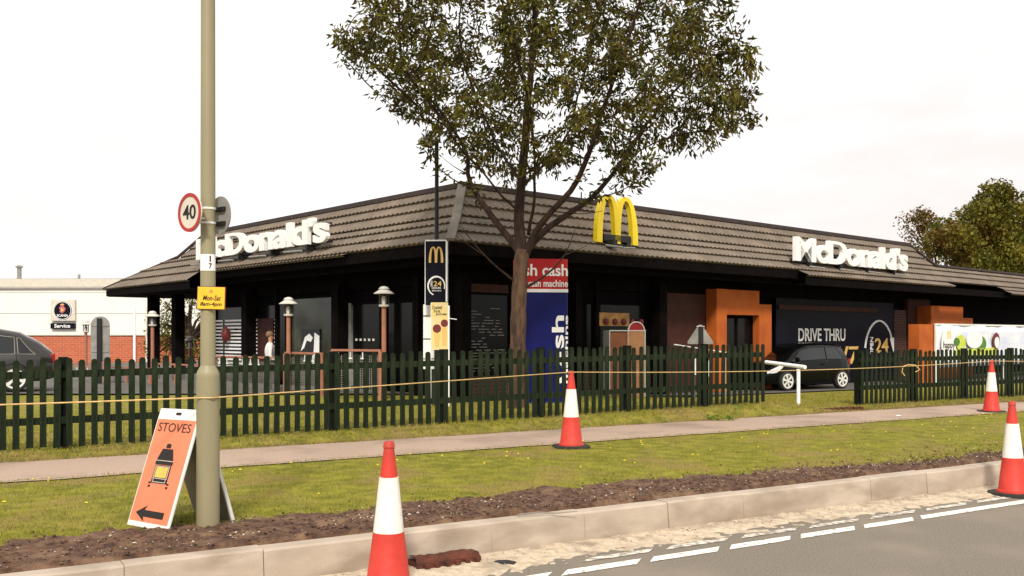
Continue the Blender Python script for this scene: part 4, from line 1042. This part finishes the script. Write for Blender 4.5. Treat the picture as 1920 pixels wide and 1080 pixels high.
# ------------------------------------------------------------------ warehouse
wh = empty('warehouse', (0, 0, 0), R(-1.5), 'long white clad warehouse with a red brick base behind the car park', 'warehouse'); wh.location = (-32, 68, 0); YW = 68
xw = lambda px: (px-960)/F*YW+32
zw = lambda py: HC-(py-HZ)/F*YW
xa, xb = -25, xw(395)
MB().box(xa, xb, 0, 20, zw(629), zw(541)).build('cladding', 'cladding', wh)
MB().box(xa, xb-.001, .06, 19.9, -1, zw(629)).build('brick_base', 'brick', wh)
mb = MB(); mb.box(xa, xb, -.02, 0, zw(629)-.02, zw(627.5)); mb.box(xa, xb+.1, -.18, .1, zw(541), zw(537.5)); mb.box(xa, xb, -.015, 0, zw(588), zw(587)); mb.box(xa, xb, -.015, 0, zw(548.5), zw(547.8)); mb.build('trim', 'cladgrey', wh)
mb = MB(); mb.box(xa, xb+.1, -.17, .15, zw(537.5), zw(523)); mb.build('gutter', 'signface', wh)
mb = MB(); mb.add([(xa, .2, zw(522)), (xb, .2, zw(522)), (xb-1.5, 12, zw(508)), (xa, 12, zw(508))], [(0, 1, 2, 3)]); mb.build('roof', 'cladgrey', wh)
MB().tube([(xw(6), 2, zw(524)), (xw(6), 2, zw(497))], .16, 10).build('flue', 'greyback', wh); MB().lathe([(.2, 0), (.26, .02), (.26, .12), (.05, .2)], 10, T=Matrix.Translation((xw(6), 2, zw(498)))).build('flue_cap', 'greyback', wh)
MB().tube([(xw(123), 2, zw(526)), (xw(123), 2, zw(511))], .10, 8).build('flue', 'greyback', wh)
MB().box(xw(252.5), xw(256.5), -.12, 0, -.5, zw(575)).build('downpipe', 'signwhite', wh)
MB().box(xw(275.5), xw(279), -.10, 0, -.5, zw(576)).build('downpipe', 'signface', wh)
ws = MB().box(xw(97.5), xw(143.5), -.22, -.05, zw(601.5), zw(562)).build('company_sign', 'signface', wh)
cx_, cz_ = (xw(97.5)+xw(143.5))/2, zw(582.5)
mb = MB(); disc(mb, cx_, cz_, .66, -.26, -.221); mb.build('round_badge', 'navy', ws)
mb = MB(); ring(mb, cx_, cz_, .60, .64, -.275, -.261); ring(mb, cx_, cz_, .69, .73, -.235, -.221); text(mb, 'SCANIA', cx_-.40, cx_+.40, cz_-.44, cz_-.26, -.275, -.261, bold=.02); mb.build('badge_lettering', 'signwhite', ws)
mb = MB(); mb.prism([(cx_-.02, cz_-.22), (cx_+.16, cz_-.05), (cx_+.24, cz_+.15), (cx_+.10, cz_+.28), (cx_+.12, cz_+.40), (cx_-.02, cz_+.33), (cx_-.14, cz_+.42), (cx_-.14, cz_+.28), (cx_-.27, cz_+.18), (cx_-.16, cz_+.08), (cx_-.20, cz_-.08)], -.275, -.261); mb.build('emblem', 'emblemred', ws)
mb = MB(); mb.prism([(cx_-.06, cz_-.10), (cx_+.06, cz_-.02), (cx_+.12, cz_+.14), (cx_+.02, cz_+.10), (cx_-.04, cz_+.22), (cx_-.12, cz_+.12)], -.285, -.276); mb.prism([(cx_-.18, cz_+.40), (cx_-.10, cz_+.46), (cx_, cz_+.50), (cx_+.10, cz_+.46), (cx_+.15, cz_+.40), (cx_, cz_+.38)], -.285, -.262); mb.build('emblem_detail', 'gold', ws)
s2 = MB().box(xw(97.5), xw(143.0), -.24, -.05, zw(616.5), zw(606)).build('service_sign', 'navy', wh)
mb = MB(); text(mb, 'Service', xw(105), xw(135), zw(614.5), zw(607.5), -.255, -.241, bold=.02); mb.build('lettering', 'signwhite', s2)

# ------------------------------------------------------------------ sign backs
Yr = 30; p = Vector(((188-960)/F*Yr, Yr, 0)); t = empty('road_sign_back', tuple(p), R(10), 'tall grey round topped sign seen from behind on a black post near the brick wall', 'road sign')
z1 = HC-(610-HZ)/F*Yr; hw = .285
poly = [(-hw, z1-1.15), (hw, z1-1.15)]+[(hw*math.cos(PI*k/14), z1+hw*math.sin(PI*k/14)) for k in range(15)]
MB().prism(poly, -.01, .01).build('panel', 'greyback', t)
MB().box(-.075, .055, -.13, -.03, -.3, z1+.22).build('post', 'black', t)
mb = MB(); mb.box(-hw+.03, hw-.03, -.03, -.011, z1-.03, z1+.02); mb.box(-hw+.03, hw-.03, -.03, -.011, z1-.85, z1-.80); mb.build('bracket', 'greyback', t)
Yr = 24.5; p = place(1313, Yr); t = empty('warning_sign_back', tuple(p), R(5), 'pale triangular sign seen from behind on a black post beside the orange porch', 'road sign'); gz = p.z
zt = lambda py: HC-(py-HZ)/F*Yr-gz
MB().prism([(-.33, zt(641)), (.33, zt(641)), (.30, zt(645)), (-.30, zt(645))][::-1]+[], -.01, .01) ; MB().prism([(-.33, zt(645)), (.33, zt(645)), (.34, zt(641)), (.04, zt(609)), (-.04, zt(609)), (-.34, zt(641))], -.01, .01).build('panel', 'greyback', t)
MB().box(-.055, .055, -.10, -.012, -.2, zt(612)).build('post', 'black', t)
MB().box(-.10, .10, -.03, -.0105, zt(613), zt(611.5)).build('bracket', 'signwhite', t)

# ------------------------------------------------------------------ orange waste housing with red dome
Yo = 24.8; p = place(1177, Yo); t = empty('waste_bin_housing', tuple(p), R(12), 'orange panelled bin housing with white edging and red domed top behind the fence', 'bin housing'); gz = p.z; zt = lambda py: HC-(py-HZ)/F*Yo-gz
MB().box(-.49, -.005, 0, .5, 0, zt(623)).build('body', 'binbrown', t); MB().box(.005, .45, -.02, .5, 0, zt(620)).build('door_panel', 'bincream', t)
mb = MB(); T2 = .02
mb.box(-.51, -.49, -.03, .5, 0, zt(621)); mb.box(.45, .475, -.04, .5, 0, zt(618)); mb.box(-.51, .475, -.035, .5, zt(621), zt(619)); mb.box(-.008, .008, -.03, .02, 0, zt(621))
ring(mb, .23, zt(619), .20, .228, -.03, .03, 0, PI, 20); mb.build('edging', 'white', t)
mb = MB(); mb.prism([(.23+.20*math.cos(PI*k/16), zt(619)+.2*math.sin(PI*k/16)) for k in range(17)], -.01, .01); mb.build('red_dome', 'reddome', t)
mb = MB()
for k in range(6): mb.box(.03, .43, -.027, -.0205, .25+k*.13, .255+k*.13)
mb.build('groove', 'binbrown', t)

# ------------------------------------------------------------------ white barrier rail in the gap
p = pr(1497, 766, .30); t = empty('barrier_rail', tuple(p), R(0), 'white painted post with a sloping rail standing in the gap of the fence', 'barrier'); gz = p.z; Yq = p.y; zt = lambda py: HC-(py-HZ)/F*Yq-gz
MB().lathe([(.037, -.1), (.037, zt(692))], 12).build('post', 'signwhite', t, smooth=True)
e = Vector(((1440-1497)/F*Yq, .9, zt(677)+.05)); e.x = ((1436-960)/F*(Yq+.9))-p.x; e.z = HC-(679-HZ)/F*(Yq+.9)-gz
a0 = Vector((.09, -.15, zt(688)))
MB().tube([a0, e], .040, 10).build('rail', 'signwhite', t, smooth=True)

Yw = 21.5; a_ = Vector(((1264-960)/F*Yw, Yw, HC-(646-HZ)/F*Yw)); b_ = Vector(((1362-960)/F*22.5, 22.5, HC-(661-HZ)/F*22.5))
t = empty('white_railing', (a_.x, a_.y, ground(a_.x, a_.y)), 0, 'low white tubular railing behind the fence beneath the triangular sign', 'railing'); gz = t.location.z
o_ = Vector((a_.x, a_.y, gz)); MB().tube([a_-o_, b_-o_], .014, 8).build('top_rail', 'signwhite', t, smooth=True)
for f_ in (.12, .38, .64, .98):
    q = a_.lerp(b_, f_)-o_; MB().tube([(q.x, q.y, 0), (q.x, q.y, q.z-.30), (q.x, q.y, q.z-.295), (q.x, q.y, q.z-.62+.32), q], .012, 8).build('post', 'greyback', t, smooth=True)
for f_ in (.38, .64):
    q = a_.lerp(b_, f_)-o_; MB().tube([(q.x, q.y, q.z-.62), (q.x, q.y, q.z-.25)], .034, 10).build('white_sleeve', 'signwhite', t, smooth=True)
# row of bricks beside the barrier
for k in range(9):
    q = pr(1524+k*11, 769-.4*k, .285); o = MB().box(-.045, .045, -.09, .09, -.02, .035).build('edging_brick', 'rusty', None, bevel=.006)
    o.location = (q.x, q.y, .285); o.rotation_euler = (0, 0, .2+.1*math.sin(k*3)); tag(o, 'reddish brown brick in the low edging row laid across the fence gap', 'brick', 'brick edging across the fence gap')
# weed on the footpath edge
q = pr(1352, 788, .265); t = empty('fallen_weed', tuple(q), 0, 'small uprooted green weed lying on the far edge of the footpath', 'weed')
mb = MB(); wm = MB(); rnd = random.Random(8)
for k in range(9):
    x = -.3+k*.075; h = .05+.03*rnd.random()+(.16 if k > 7 else 0); wm.tube([(0 if k < 8 else .25, 0, .01), (x*.6+(.1 if k > 7 else 0), 0, h*.6), (x, rnd.uniform(-.08, .08), h)], .004, 4)
    cc = [(Vector((x*(.5+.5*rnd.random()), rnd.uniform(-.07, .07), h*rnd.random()+.01)), Vector((0, 0, .2))) for _ in range(5)]
    build_leaves(mb, cc, rnd, 3, .02, .07, .016, .1)
wm.build('stem', 'leafgreen', t); mb.build('leaves', ['blade', 'leafgreen'], t)
def scrap(name, px, py, z, sz, m, label, cat):
    q = pr(px, py, z); rnd = random.Random(px); mb = MB(); k = 7
    vs = [(0, 0, .02)]+[(sz*rnd.uniform(.6, 1.2)*math.cos(2*PI*i/k), sz*rnd.uniform(.4, .8)*math.sin(2*PI*i/k), rnd.uniform(0, .02)) for i in range(k)]
    mb.add(vs, [(0, 1+i, 1+(i+1) % k) for i in range(k)]+[tuple(range(k, 0, -1))]); o = mb.build(name, m); o.location = q; tag(o, label, cat)
scrap('litter_scrap', 1684, 780, .267, .07, 'signwhite', 'crumpled white scrap of litter lying on the footpath right of the fence gap', 'litter')
scrap('paper_scrap', 1098, 933, .268, .05, 'banner', 'pale bluish paper scrap on the soil strip between the two left cones', 'litter')
scrap('white_stone', 815, 1019-130, .27, .03, 'pebble', 'pale stone in the grass above the big cone', 'stone') if False else None
q = pr(1020, 964, .275); mb = MB(); mb.tube([q+Vector((-.22, -.03, .0)), q+Vector((-.05, .0, .015)), q+Vector((.1, .02, .005)), q+Vector((.28, .07, .012))], [.008, .007, .005, .003], 5)
tag(mb.build('fallen_twig', 'greyrope'), 'thin pale twig lying on the soil strip above the kerb', 'twig')

# ------------------------------------------------------------------ cars
def car(name, loc, heading, paint, label, Lc, Hc, Wc, wb, wr, kind):
    """local +x = forward"""
    root = empty(name, loc, heading, label, 'car')
    hw = Wc/2; L2 = Lc/2
    # stations: x, z bottom, z shoulder, z top(centre), half width, roof half width
    if kind == 'mini':
        st = [(-L2, .38, .80, .86, hw*.70, hw*.60), (-L2+.06, .26, .88, 1.02, hw*.86, hw*.68), (-L2+.25, .22, .92, 1.36, hw*.96, hw*.68), (-L2+.55, .20, .93, Hc-.03, hw, hw*.70), (-L2+1.2, .20, .93, Hc, hw, hw*.73), (-L2+1.9, .20, .91, Hc-.02, hw, hw*.73),
              (-L2+2.30, .20, .90, Hc-.14, hw, hw*.72), (-L2+2.85, .20, .88, 1.04, hw, hw*.72), (-L2+3.15, .20, .82, .92, hw*.98, hw*.72), (-L2+3.45, .20, .70, .82, hw*.90, hw*.66), (L2-.06, .22, .58, .66, hw*.78, hw*.55), (L2, .28, .48, .52, hw*.68, hw*.5)]
    else:
        st = [(-L2, .45, .76, .84, hw*.78, hw*.64), (-L2+.05, .32, .88, 1.00, hw*.88, hw*.70), (-L2+.32, .26, .93, Hc-.42, hw*.97, hw*.72), (-L2+.80, .25, .93, Hc-.14, hw, hw*.72), (-L2+1.5, .25, .92, Hc-.01, hw, hw*.74), (-L2+2.2, .25, .90, Hc, hw, hw*.74),
              (-L2+2.75, .25, .88, Hc-.10, hw, hw*.72), (-L2+3.35, .25, .87, 1.05, hw, hw*.72), (-L2+3.7, .25, .84, .95, hw*.98, hw*.72), (-L2+4.05, .25, .76, .86, hw*.90, hw*.66), (L2-.05, .28, .62, .68, hw*.78, hw*.6), (L2, .34, .52, .56, hw*.7, hw*.55)]
    def sec(q):
        x, zb, zs, zt_, w, rw = q
        return [(0, zb), (w*.90, zb), (w*.985, zb+.12), (w, (zb+zs)/2+.03), (w*.975, zs-.05), (w*.94, zs), (rw+(w*.94-rw)*.12, zs+(zt_-zs)*.80), (rw*.80, zs+(zt_-zs)*.97), (rw*.4, zt_), (0, zt_+.005)]
    def at(x):
        for a, b in zip(st, st[1:]):
            if a[0] <= x <= b[0]:
                t = (x-a[0])/(b[0]-a[0]); return tuple(p+(q-p)*t for p, q in zip(a, b))
        return st[-1]
    xs_ = sorted(set([q[0] for q in st]+[-L2+.05+k*(Lc-.1)/30 for k in range(31)]))
    vs = []; fs = []; m = 19
    for x in xs_:
        s_ = sec(at(x)); full = s_+[(-y, z) for y, z in s_[-2:0:-1]]; m = len(full)
        vs += [(x, y, z) for y, z in full]
    for i in range(len(xs_)-1):
        for k in range(m): fs.append((i*m+k, i*m+(k+1) % m, (i+1)*m+(k+1) % m, (i+1)*m+k))
    fs += [tuple(range(m-1, -1, -1)), tuple((len(xs_)-1)*m+k for k in range(m))]
    body = MB().add(vs, fs).build('body', paint, root, smooth=True)
    def side_pt(x, v, s, off=.006):
        q = sec(at(x)); a = q[5]; b = q[6]; y = a[0]+(b[0]-a[0])*v+off; z = a[1]+(b[1]-a[1])*v; return (x, y*s, z)
    def window(xa, xb, xc, xd, s, v0=.06, v1=.93): # bottom xa..xb, top xc..xd
        vs = []; k = 8
        for j in range(5):
            v = v0+(v1-v0)*j/4
            for i in range(k+1):
                x0_ = xa+(xc-xa)*j/4; x1_ = xb+(xd-xb)*j/4; vs.append(side_pt(x0_+(x1_-x0_)*i/k, v, s))
        fs = [(j*(k+1)+i, j*(k+1)+i+1, (j+1)*(k+1)+i+1, (j+1)*(k+1)+i) for j in range(4) for i in range(k)]
        if s < 0: pass
        wn = MB().add(vs, fs).build('side_window', 'carglass', root, smooth=True)
        ring_ = [vs[i] for i in range(k+1)]+[vs[j*(k+1)+k] for j in range(1, 5)]+[vs[4*(k+1)+i] for i in range(k-1, -1, -1)]+[vs[j*(k+1)] for j in range(3, -1, -1)]
        MB().tube(ring_, .009, 4).build('window_trim', 'greyback' if kind != 'mini' else 'black', wn)

    for s in (1, -1):
        if kind == 'mini':
            window(-L2+.42, -L2+1.18, -L2+.62, -L2+1.14, s); window(-L2+1.25, -L2+2.75, -L2+1.22, -L2+2.25, s)
        else:
            window(-L2+.42, -L2+.82, -L2+.78, -L2+.86, s); window(-L2+.90, -L2+1.75, -L2+.92, -L2+1.70, s); window(-L2+1.83, -L2+3.15, -L2+1.78, -L2+2.6, s)
    def top_patch(name, xa, xb, m_, f=.86):
        vs = []; k = 6; rows_ = 8
        for j in range(rows_+1):
            x = xa+(xb-xa)*j/rows_; q = sec(at(x)); z9 = q[9][1]
            for i in range(-k, k+1):
                y = i/k*q[7][0]*f*1.05; ay = abs(y)
                if ay <= q[8][0]: z = q[9][1]+(q[8][1]-q[9][1])*ay/q[8][0]
                else: z = q[8][1]+(q[7][1]-q[8][1])*(ay-q[8][0])/(q[7][0]-q[8][0])
                vs.append((x, y, z+.008))
        w_ = 2*k+1; fs = [(j*w_+i, j*w_+i+1, (j+1)*w_+i+1, (j+1)*w_+i) for j in range(rows_) for i in range(w_-1)]
        MB().add(vs, fs).build(name, m_, root, smooth=True)
    if kind == 'mini': top_patch('windscreen', -L2+2.34, -L2+2.82, 'carglass'); top_patch('rear_window', -L2+.10, -L2+.42, 'carglass')
    else: top_patch('windscreen', -L2+2.80, -L2+3.32, 'carglass'); top_patch('rear_window', -L2+.08, -L2+.55, 'carglass')
    xf = wb/2+(-.02); 
    for sx in (1, -1):
        xx = sx*wb/2+(-.12 if kind == 'mini' else .0)
        for s in (1, -1):
            T = Matrix.Translation((xx, s*(hw-.10), wr)) @ Matrix.Rotation(PI/2, 4, 'X')
            Ta = Matrix.Translation((xx, s*(hw-.02), wr)) @ Matrix.Rotation(PI/2, 4, 'X')
            w = MB().lathe([(wr*.70, -.095), (wr*.93, -.095), (wr, -.06), (wr, .06), (wr*.93, .095), (wr*.70, .095)], 28, T=Ta if False else Matrix.Translation((xx, s*(hw-.085), wr)) @ Matrix.Rotation(PI/2, 4, 'X')).build('wheel', 'rubber', root, smooth=False)
            yo = s*(hw+.006); rim = MB()
            def rp(r, a, y): return (xx+r*math.cos(a), y, wr+r*math.sin(a))
            k = 28; vs = []; fs = []
            for i in range(k):
                a = 2*PI*i/k
                for r_, y in ((wr*.62, yo+s*.004), (wr*.76, yo+s*.012), (wr*.76, yo-s*.03), (wr*.62, yo-s*.03)): vs.append(rp(r_, a, y))
            for i in range(k):
                for q in range(4): fs.append((i*4+q, i*4+(q+1) % 4, ((i+1) % k)*4+(q+1) % 4, ((i+1) % k)*4+q))
            rim.add(vs, fs)
            for i in range(6):
                a = 2*PI*i/6+.3; vs = []
                for r_, da in ((wr*.10, .7), (wr*.66, .21)):
                    for y in (yo+s*.008, yo-s*.02):
                        vs += [rp(r_, a-da, y), rp(r_, a+da, y)]
                rim.add(vs, [(0, 1, 5, 4), (2, 6, 7, 3), (0, 4, 6, 2), (1, 3, 7, 5), (0, 2, 3, 1), (4, 5, 7, 6)])
            vs = [rp(wr*.16, 2*PI*i/12, yo+s*.012) for i in range(12)]; rim.add(vs, [tuple(range(12))])
            rim.build('rim', 'alloy', w)
            # arch
            vs = []; k = 20
            for i in range(k+1):
                a = R(-12)+R(204)*i/k
                for r_, y in ((wr*1.02, hw-.02), (wr*1.20, hw+.004), (wr*1.20, hw-.12), ): vs.append((xx+r_*math.cos(a), s*y, wr+r_*math.sin(a)))
            fs = [(i*3+q, i*3+q+1, i*3+4+q, i*3+3+q) for i in range(k) for q in range(2)]
            MB().add(vs, fs).build('wheel_arch', 'black', root)
    # mirrors, lights, handles
    mxp = -L2+(2.62 if kind == 'mini' else 3.0)
    for s in (1, -1):
        y = s*(hw+.07); mb = MB(); mb.lathe([(.01, -.09), (.07, -.07), (.085, 0), (.07, .07), (.01, .09)], 10, T=Matrix.Translation((mxp, y, at(mxp)[2]+.07)) @ Matrix.Diagonal((.75, 1.1, .85, 1))); mb.build('wing_mirror', paint if kind == 'mini' else 'black', root, smooth=True)
        # headlight as a swept patch over the front wing
        q0 = L2-.62; vs = []; fs = []; k = 8
        for i in range(k+1):
            x = q0+(.52)*i/k; q = sec(at(x)); h_ = .02+.10*math.sin(PI*min(1, (i+.6)/k)); 
            (ya, za), (yb, zb) = q[4], q[5]
            vs += [(x, s*(ya+.012), za-h_), (x, s*(ya+.014), za+.01), (x, s*(yb-.02), zb+.006+.0*h_), (x, s*(yb-.14), zb+.03+.02)]
        fs = [(i*4+j, i*4+j+1, i*4+5+j, i*4+4+j) for i in range(k) for j in range(3)]
        MB().add(vs, fs).build('headlight', 'headlight', root, smooth=True)
        sl = MB()
        for xq in ((-L2+1.21, -L2+2.42) if kind == 'mini' else (-L2+.86, -L2+1.79, -L2+2.85)):
            q = sec(at(xq)); pp_ = [(xq, s*(y+.004), z) for y, z in q[2:6]]; sl.tube(pp_, .006, 4)
        sl.build('door_shut_line', 'black', root)
        mb = MB(); mb.box(-L2-.01, -L2+.10, s*hw*.74-.07, s*hw*.74+.07, .72, .95); mb.build('tail_light', 'tail', root, bevel=.02)
        mb = MB(); hx = -L2+(1.35 if kind == 'mini' else 1.95); mb.box(hx, hx+.16, s*(hw-.005)-.012, s*(hw-.005)+.02, at(hx)[2]-.14, at(hx)[2]-.11); mb.build('door_handle', paint, root, bevel=.004)
    return root
d31 = Vector((math.cos(R(30)), math.sin(R(30)), 0)); fw = Vector(((1465-960)/F*29.2, 29.2, 0)); fw.y = 29.2
cen = fw + d31*1.33 + Vector((-.5, .866, 0))*.80; cen = Vector((cen.x, cen.y, ground(cen.x, cen.y)+.035))
dc = car('small_car', tuple(cen), R(210), 'carblack', 'small black hatchback with silver wheels waiting at the drive thru behind the fence gap', 3.75, 1.47, 1.66, 2.42, .30, 'mini')
car('family_car', (-14.2, 24.5, .33), R(205), 'cargrey', 'dark grey family car parked behind the fence at the left edge', 4.4, 1.66, 1.8, 2.6, .33, 'suv')

# ------------------------------------------------------------------ people
def person(name, loc, rz, label, joints, shirt, bottom, seated=False, carry=None):
    root = empty(name, loc, rz, label, 'person')
    V = []; E = []; Rd = []
    def add(p, r, par=None):
        V.append(p); Rd.append(r); i = len(V)-1
        if par is not None: E.append((par, i))
        return i
    J = joints
    pel = add(J['pelvis'], .135); waist = add(J['waist'], .125, pel); chest = add(J['chest'], .155, waist); neckb = add(J['neckb'], .085, chest); neck = add(J['neck'], .055, neckb)
    hd = add(J['head0'], .075, neck); hd1 = add(J['head1'], .095, hd); add(J['head2'], .075, hd1)
    for s in ('l', 'r'):
        sh = add(J[s+'sh'], .07, neckb); el = add(J[s+'el'], .045, sh); wr_ = add(J[s+'wr'], .030, el); pm = add(J[s+'pm'], .034, wr_)
        hp = add(J[s+'hip'], .095, pel); kn = add(J[s+'kn'], .062, hp); an = add(J[s+'an'], .042, kn); add(J[s+'to'], .038, an)
    me = bpy.data.meshes.new('body'); me.from_pydata(V, E, []); o = bpy.data.objects.new('body', me); col.objects.link(o)
    sk = o.modifiers.new('skin', 'SKIN'); sk.use_smooth_shade = True
    for i, sv in enumerate(me.skin_vertices[0].data):
        sv.radius = (Rd[i], Rd[i]*.85); sv.use_root = (i == 0)
    ss_ = o.modifiers.new('sub', 'SUBSURF'); ss_.levels = 2; ss_.render_levels = 2
    dg = bpy.context.evaluated_depsgraph_get(); dg.update(); m2 = bpy.data.meshes.new_from_object(o.evaluated_get(dg)); bpy.data.objects.remove(o)
    m2.name = 'body'
    for q in ('skin', shirt, bottom): m2.materials.append(M[q])
    zw_ = J['waist'][2]; zn_ = J['neck'][2]-.02
    for p in m2.polygons:
        c = p.center
        if c.z > zn_: p.material_index = 0
        elif c.z > zw_-.06 and not (seated and c.x < -.2 and c.z < zw_-.05):
            p.material_index = 1
            for s in ('l', 'r'):
                if (c-Vector(J[s+'wr'])).length < .10 or (c-Vector(J[s+'pm'])).length < .10: p.material_index = 0
        else: p.material_index = 2
        p.use_smooth = True
    ob = bpy.data.objects.new('body', m2); col.objects.link(ob); ob.parent = root
    # fingers
    fg = MB()
    for s in ('l', 'r'):
        pm = Vector(J[s+'pm']); d = (pm-Vector(J[s+'wr'])).normalized(); side = d.cross(Vector((1, 0, 0)))
        if side.length < .1: side = d.cross(Vector((0, 1, 0)))
        side.normalize(); nm = side.cross(d)
        for k, (o_, l_) in enumerate(((-.027, .062), (-.009, .075), (.009, .070), (.027, .055))):
            a = pm+side*o_+d*.01; fg.tube([a, a+d*l_*.5+nm*.008, a+d*l_*.85+nm*.03], [.010, .0085, .007], 6)
        a = pm-side*.03-d*.02; fg.tube([a, a-side*.025+d*.03, a-side*.03+d*.055+nm*.01], [.011, .010, .008], 6)
    fg.build('fingers', 'skin', root, smooth=True)
    h1 = Vector(J['head1']); h2 = Vector(J['head2'])
    c = (h1+h2)/2
    hair = MB(); hair.lathe([(.005, -.02), (.070, -.03), (.098, .0), (.105, .04), (.098, .085), (.065, .125), (.01, .14)], 16, T=Matrix.Translation(c+Vector((.02, 0, -.01)))); hair.build('hair', 'hair', root, smooth=True)
    face = MB(); fx = c.x-.093
    face.lathe([(.002, -.03), (.014, -.02), (.010, .015), (.002, .025)], 8, T=Matrix.Translation((fx, c.y, c.z-.035)))
    for sy in (-1, 1):
        face.lathe([(.002, -.03), (.012, -.01), (.014, .015), (.002, .03)], 8, T=Matrix.Translation((c.x, c.y+sy*.098, c.z-.03)))
    face.build('nose_and_ears', 'skin', root, smooth=True)
    ey = MB()
    for sy in (-1, 1): ey.lathe([(.001, -.008), (.010, 0), (.001, .008)], 8, T=Matrix.Translation((fx+.008, c.y+sy*.034, c.z-.01)))
    ey.box(fx+.002, fx+.012, c.y-.022, c.y+.022, c.z-.085, c.z-.078); ey.build('eyes_and_mouth', 'blackink', root)
    return root
# faces local -x
stand = dict(pelvis=(0, 0, .95), waist=(0, 0, 1.08), chest=(.01, 0, 1.28), neckb=(.0, 0, 1.44), neck=(-.01, 0, 1.50), head0=(-.02, 0, 1.56), head1=(-.02, 0, 1.63), head2=(-.01, 0, 1.70),
             lsh=(0, .18, 1.40), lel=(.02, .25, 1.13), lwr=(-.14, .24, .95), lpm=(-.21, .23, .92), rsh=(0, -.18, 1.40), rel=(.03, -.28, 1.14), rwr=(-.16, -.30, 1.02), rpm=(-.24, -.30, 1.01),
             lhip=(0, .09, .88), lkn=(-.02, .10, .48), lan=(.02, .10, .09), lto=(-.14, .12, .04), rhip=(0, -.09, .88), rkn=(-.01, -.11, .48), ran=(.03, -.12, .09), rto=(-.13, -.14, .04))
pp = Vector(((506-960)/F*25.6, 25.6, 0)); pp.z = HC-(621-HZ)/F*25.6-1.79
person('person', tuple(pp), R(200), 'person in a white shirt standing with their back turned in front of the slatted windows', stand, 'shirt', 'trousers')

# ------------------------------------------------------------------ world, light, camera
sc = bpy.context.scene
w = bpy.data.worlds.new('World'); sc.world = w; w.use_nodes = True; nt = w.node_tree; nd = nt.nodes; ln = nt.links
SUN_EL = 42; SUN_AZ = 181     # compass-style: direction the light comes from, degrees clockwise from +Y
bg = nd['Background']; sky = nd.new('ShaderNodeTexSky'); sky.sky_type = 'NISHITA'; sky.sun_disc = False; sky.sun_elevation = R(SUN_EL); sky.sun_rotation = R(SUN_AZ)
ln.new(sky.outputs[0], bg.inputs[0]); bg.inputs[1].default_value = .10
tc = nd.new('ShaderNodeTexCoord'); mp = nd.new('ShaderNodeMapping'); mp.inputs['Scale'].default_value = (1, 1, 3.2); mp.inputs['Location'].default_value = (1.35, .9, .4)
nz = nd.new('ShaderNodeTexNoise'); nz.inputs['Scale'].default_value = 1.9; nz.inputs['Detail'].default_value = 7; nz.inputs['Roughness'].default_value = .55
rp = nd.new('ShaderNodeValToRGB'); e = rp.color_ramp.elements; e[0].position = .47; e[0].color = (1.0, .985, .97, 1); e[1].position = .66; e[1].color = (.86, .80, .77, 1)
ln.new(tc.outputs['Generated'], mp.inputs[0]); ln.new(mp.outputs[0], nz.inputs['Vector']); ln.new(nz.outputs['Fac'], rp.inputs[0])
b2 = nd.new('ShaderNodeBackground'); ln.new(rp.outputs[0], b2.inputs[0]); b2.inputs[1].default_value = .87
ms = nd.new('ShaderNodeMixShader'); ms.inputs[0].default_value = .95
ln.new(bg.outputs[0], ms.inputs[1]); ln.new(b2.outputs[0], ms.inputs[2]); ln.new(ms.outputs[0], nd['World Output'].inputs[0])
sd = bpy.data.lights.new('sun', 'SUN'); sd.energy = 2.6; sd.angle = R(9); sd.color = (1, .93, .82); so = bpy.data.objects.new('sun', sd); col.objects.link(so)
az = R(SUN_AZ); el = R(SUN_EL); dirv = Vector((math.sin(az)*math.cos(el), math.cos(az)*math.cos(el), math.sin(el)))
so.rotation_euler = dirv.to_track_quat('Z', 'Y').to_euler(); so.location = dirv*60
cd = bpy.data.cameras.new('camera'); cam = bpy.data.objects.new('camera', cd); col.objects.link(cam)
cam.location = (0, 0, HC); cam.rotation_euler = (PI/2, 0, 0); cd.sensor_width = 36; cd.lens = 36*F/1920; cd.shift_y = (HZ-540)/1920; cd.clip_end = 3000; cd.clip_start = .05
sc.camera = cam
sc.view_settings.view_transform = 'Standard'; sc.view_settings.look = 'None'; sc.view_settings.exposure = .46; sc.view_settings.gamma = 1
sc.cycles.max_bounces = 6; sc.cycles.diffuse_bounces = 3
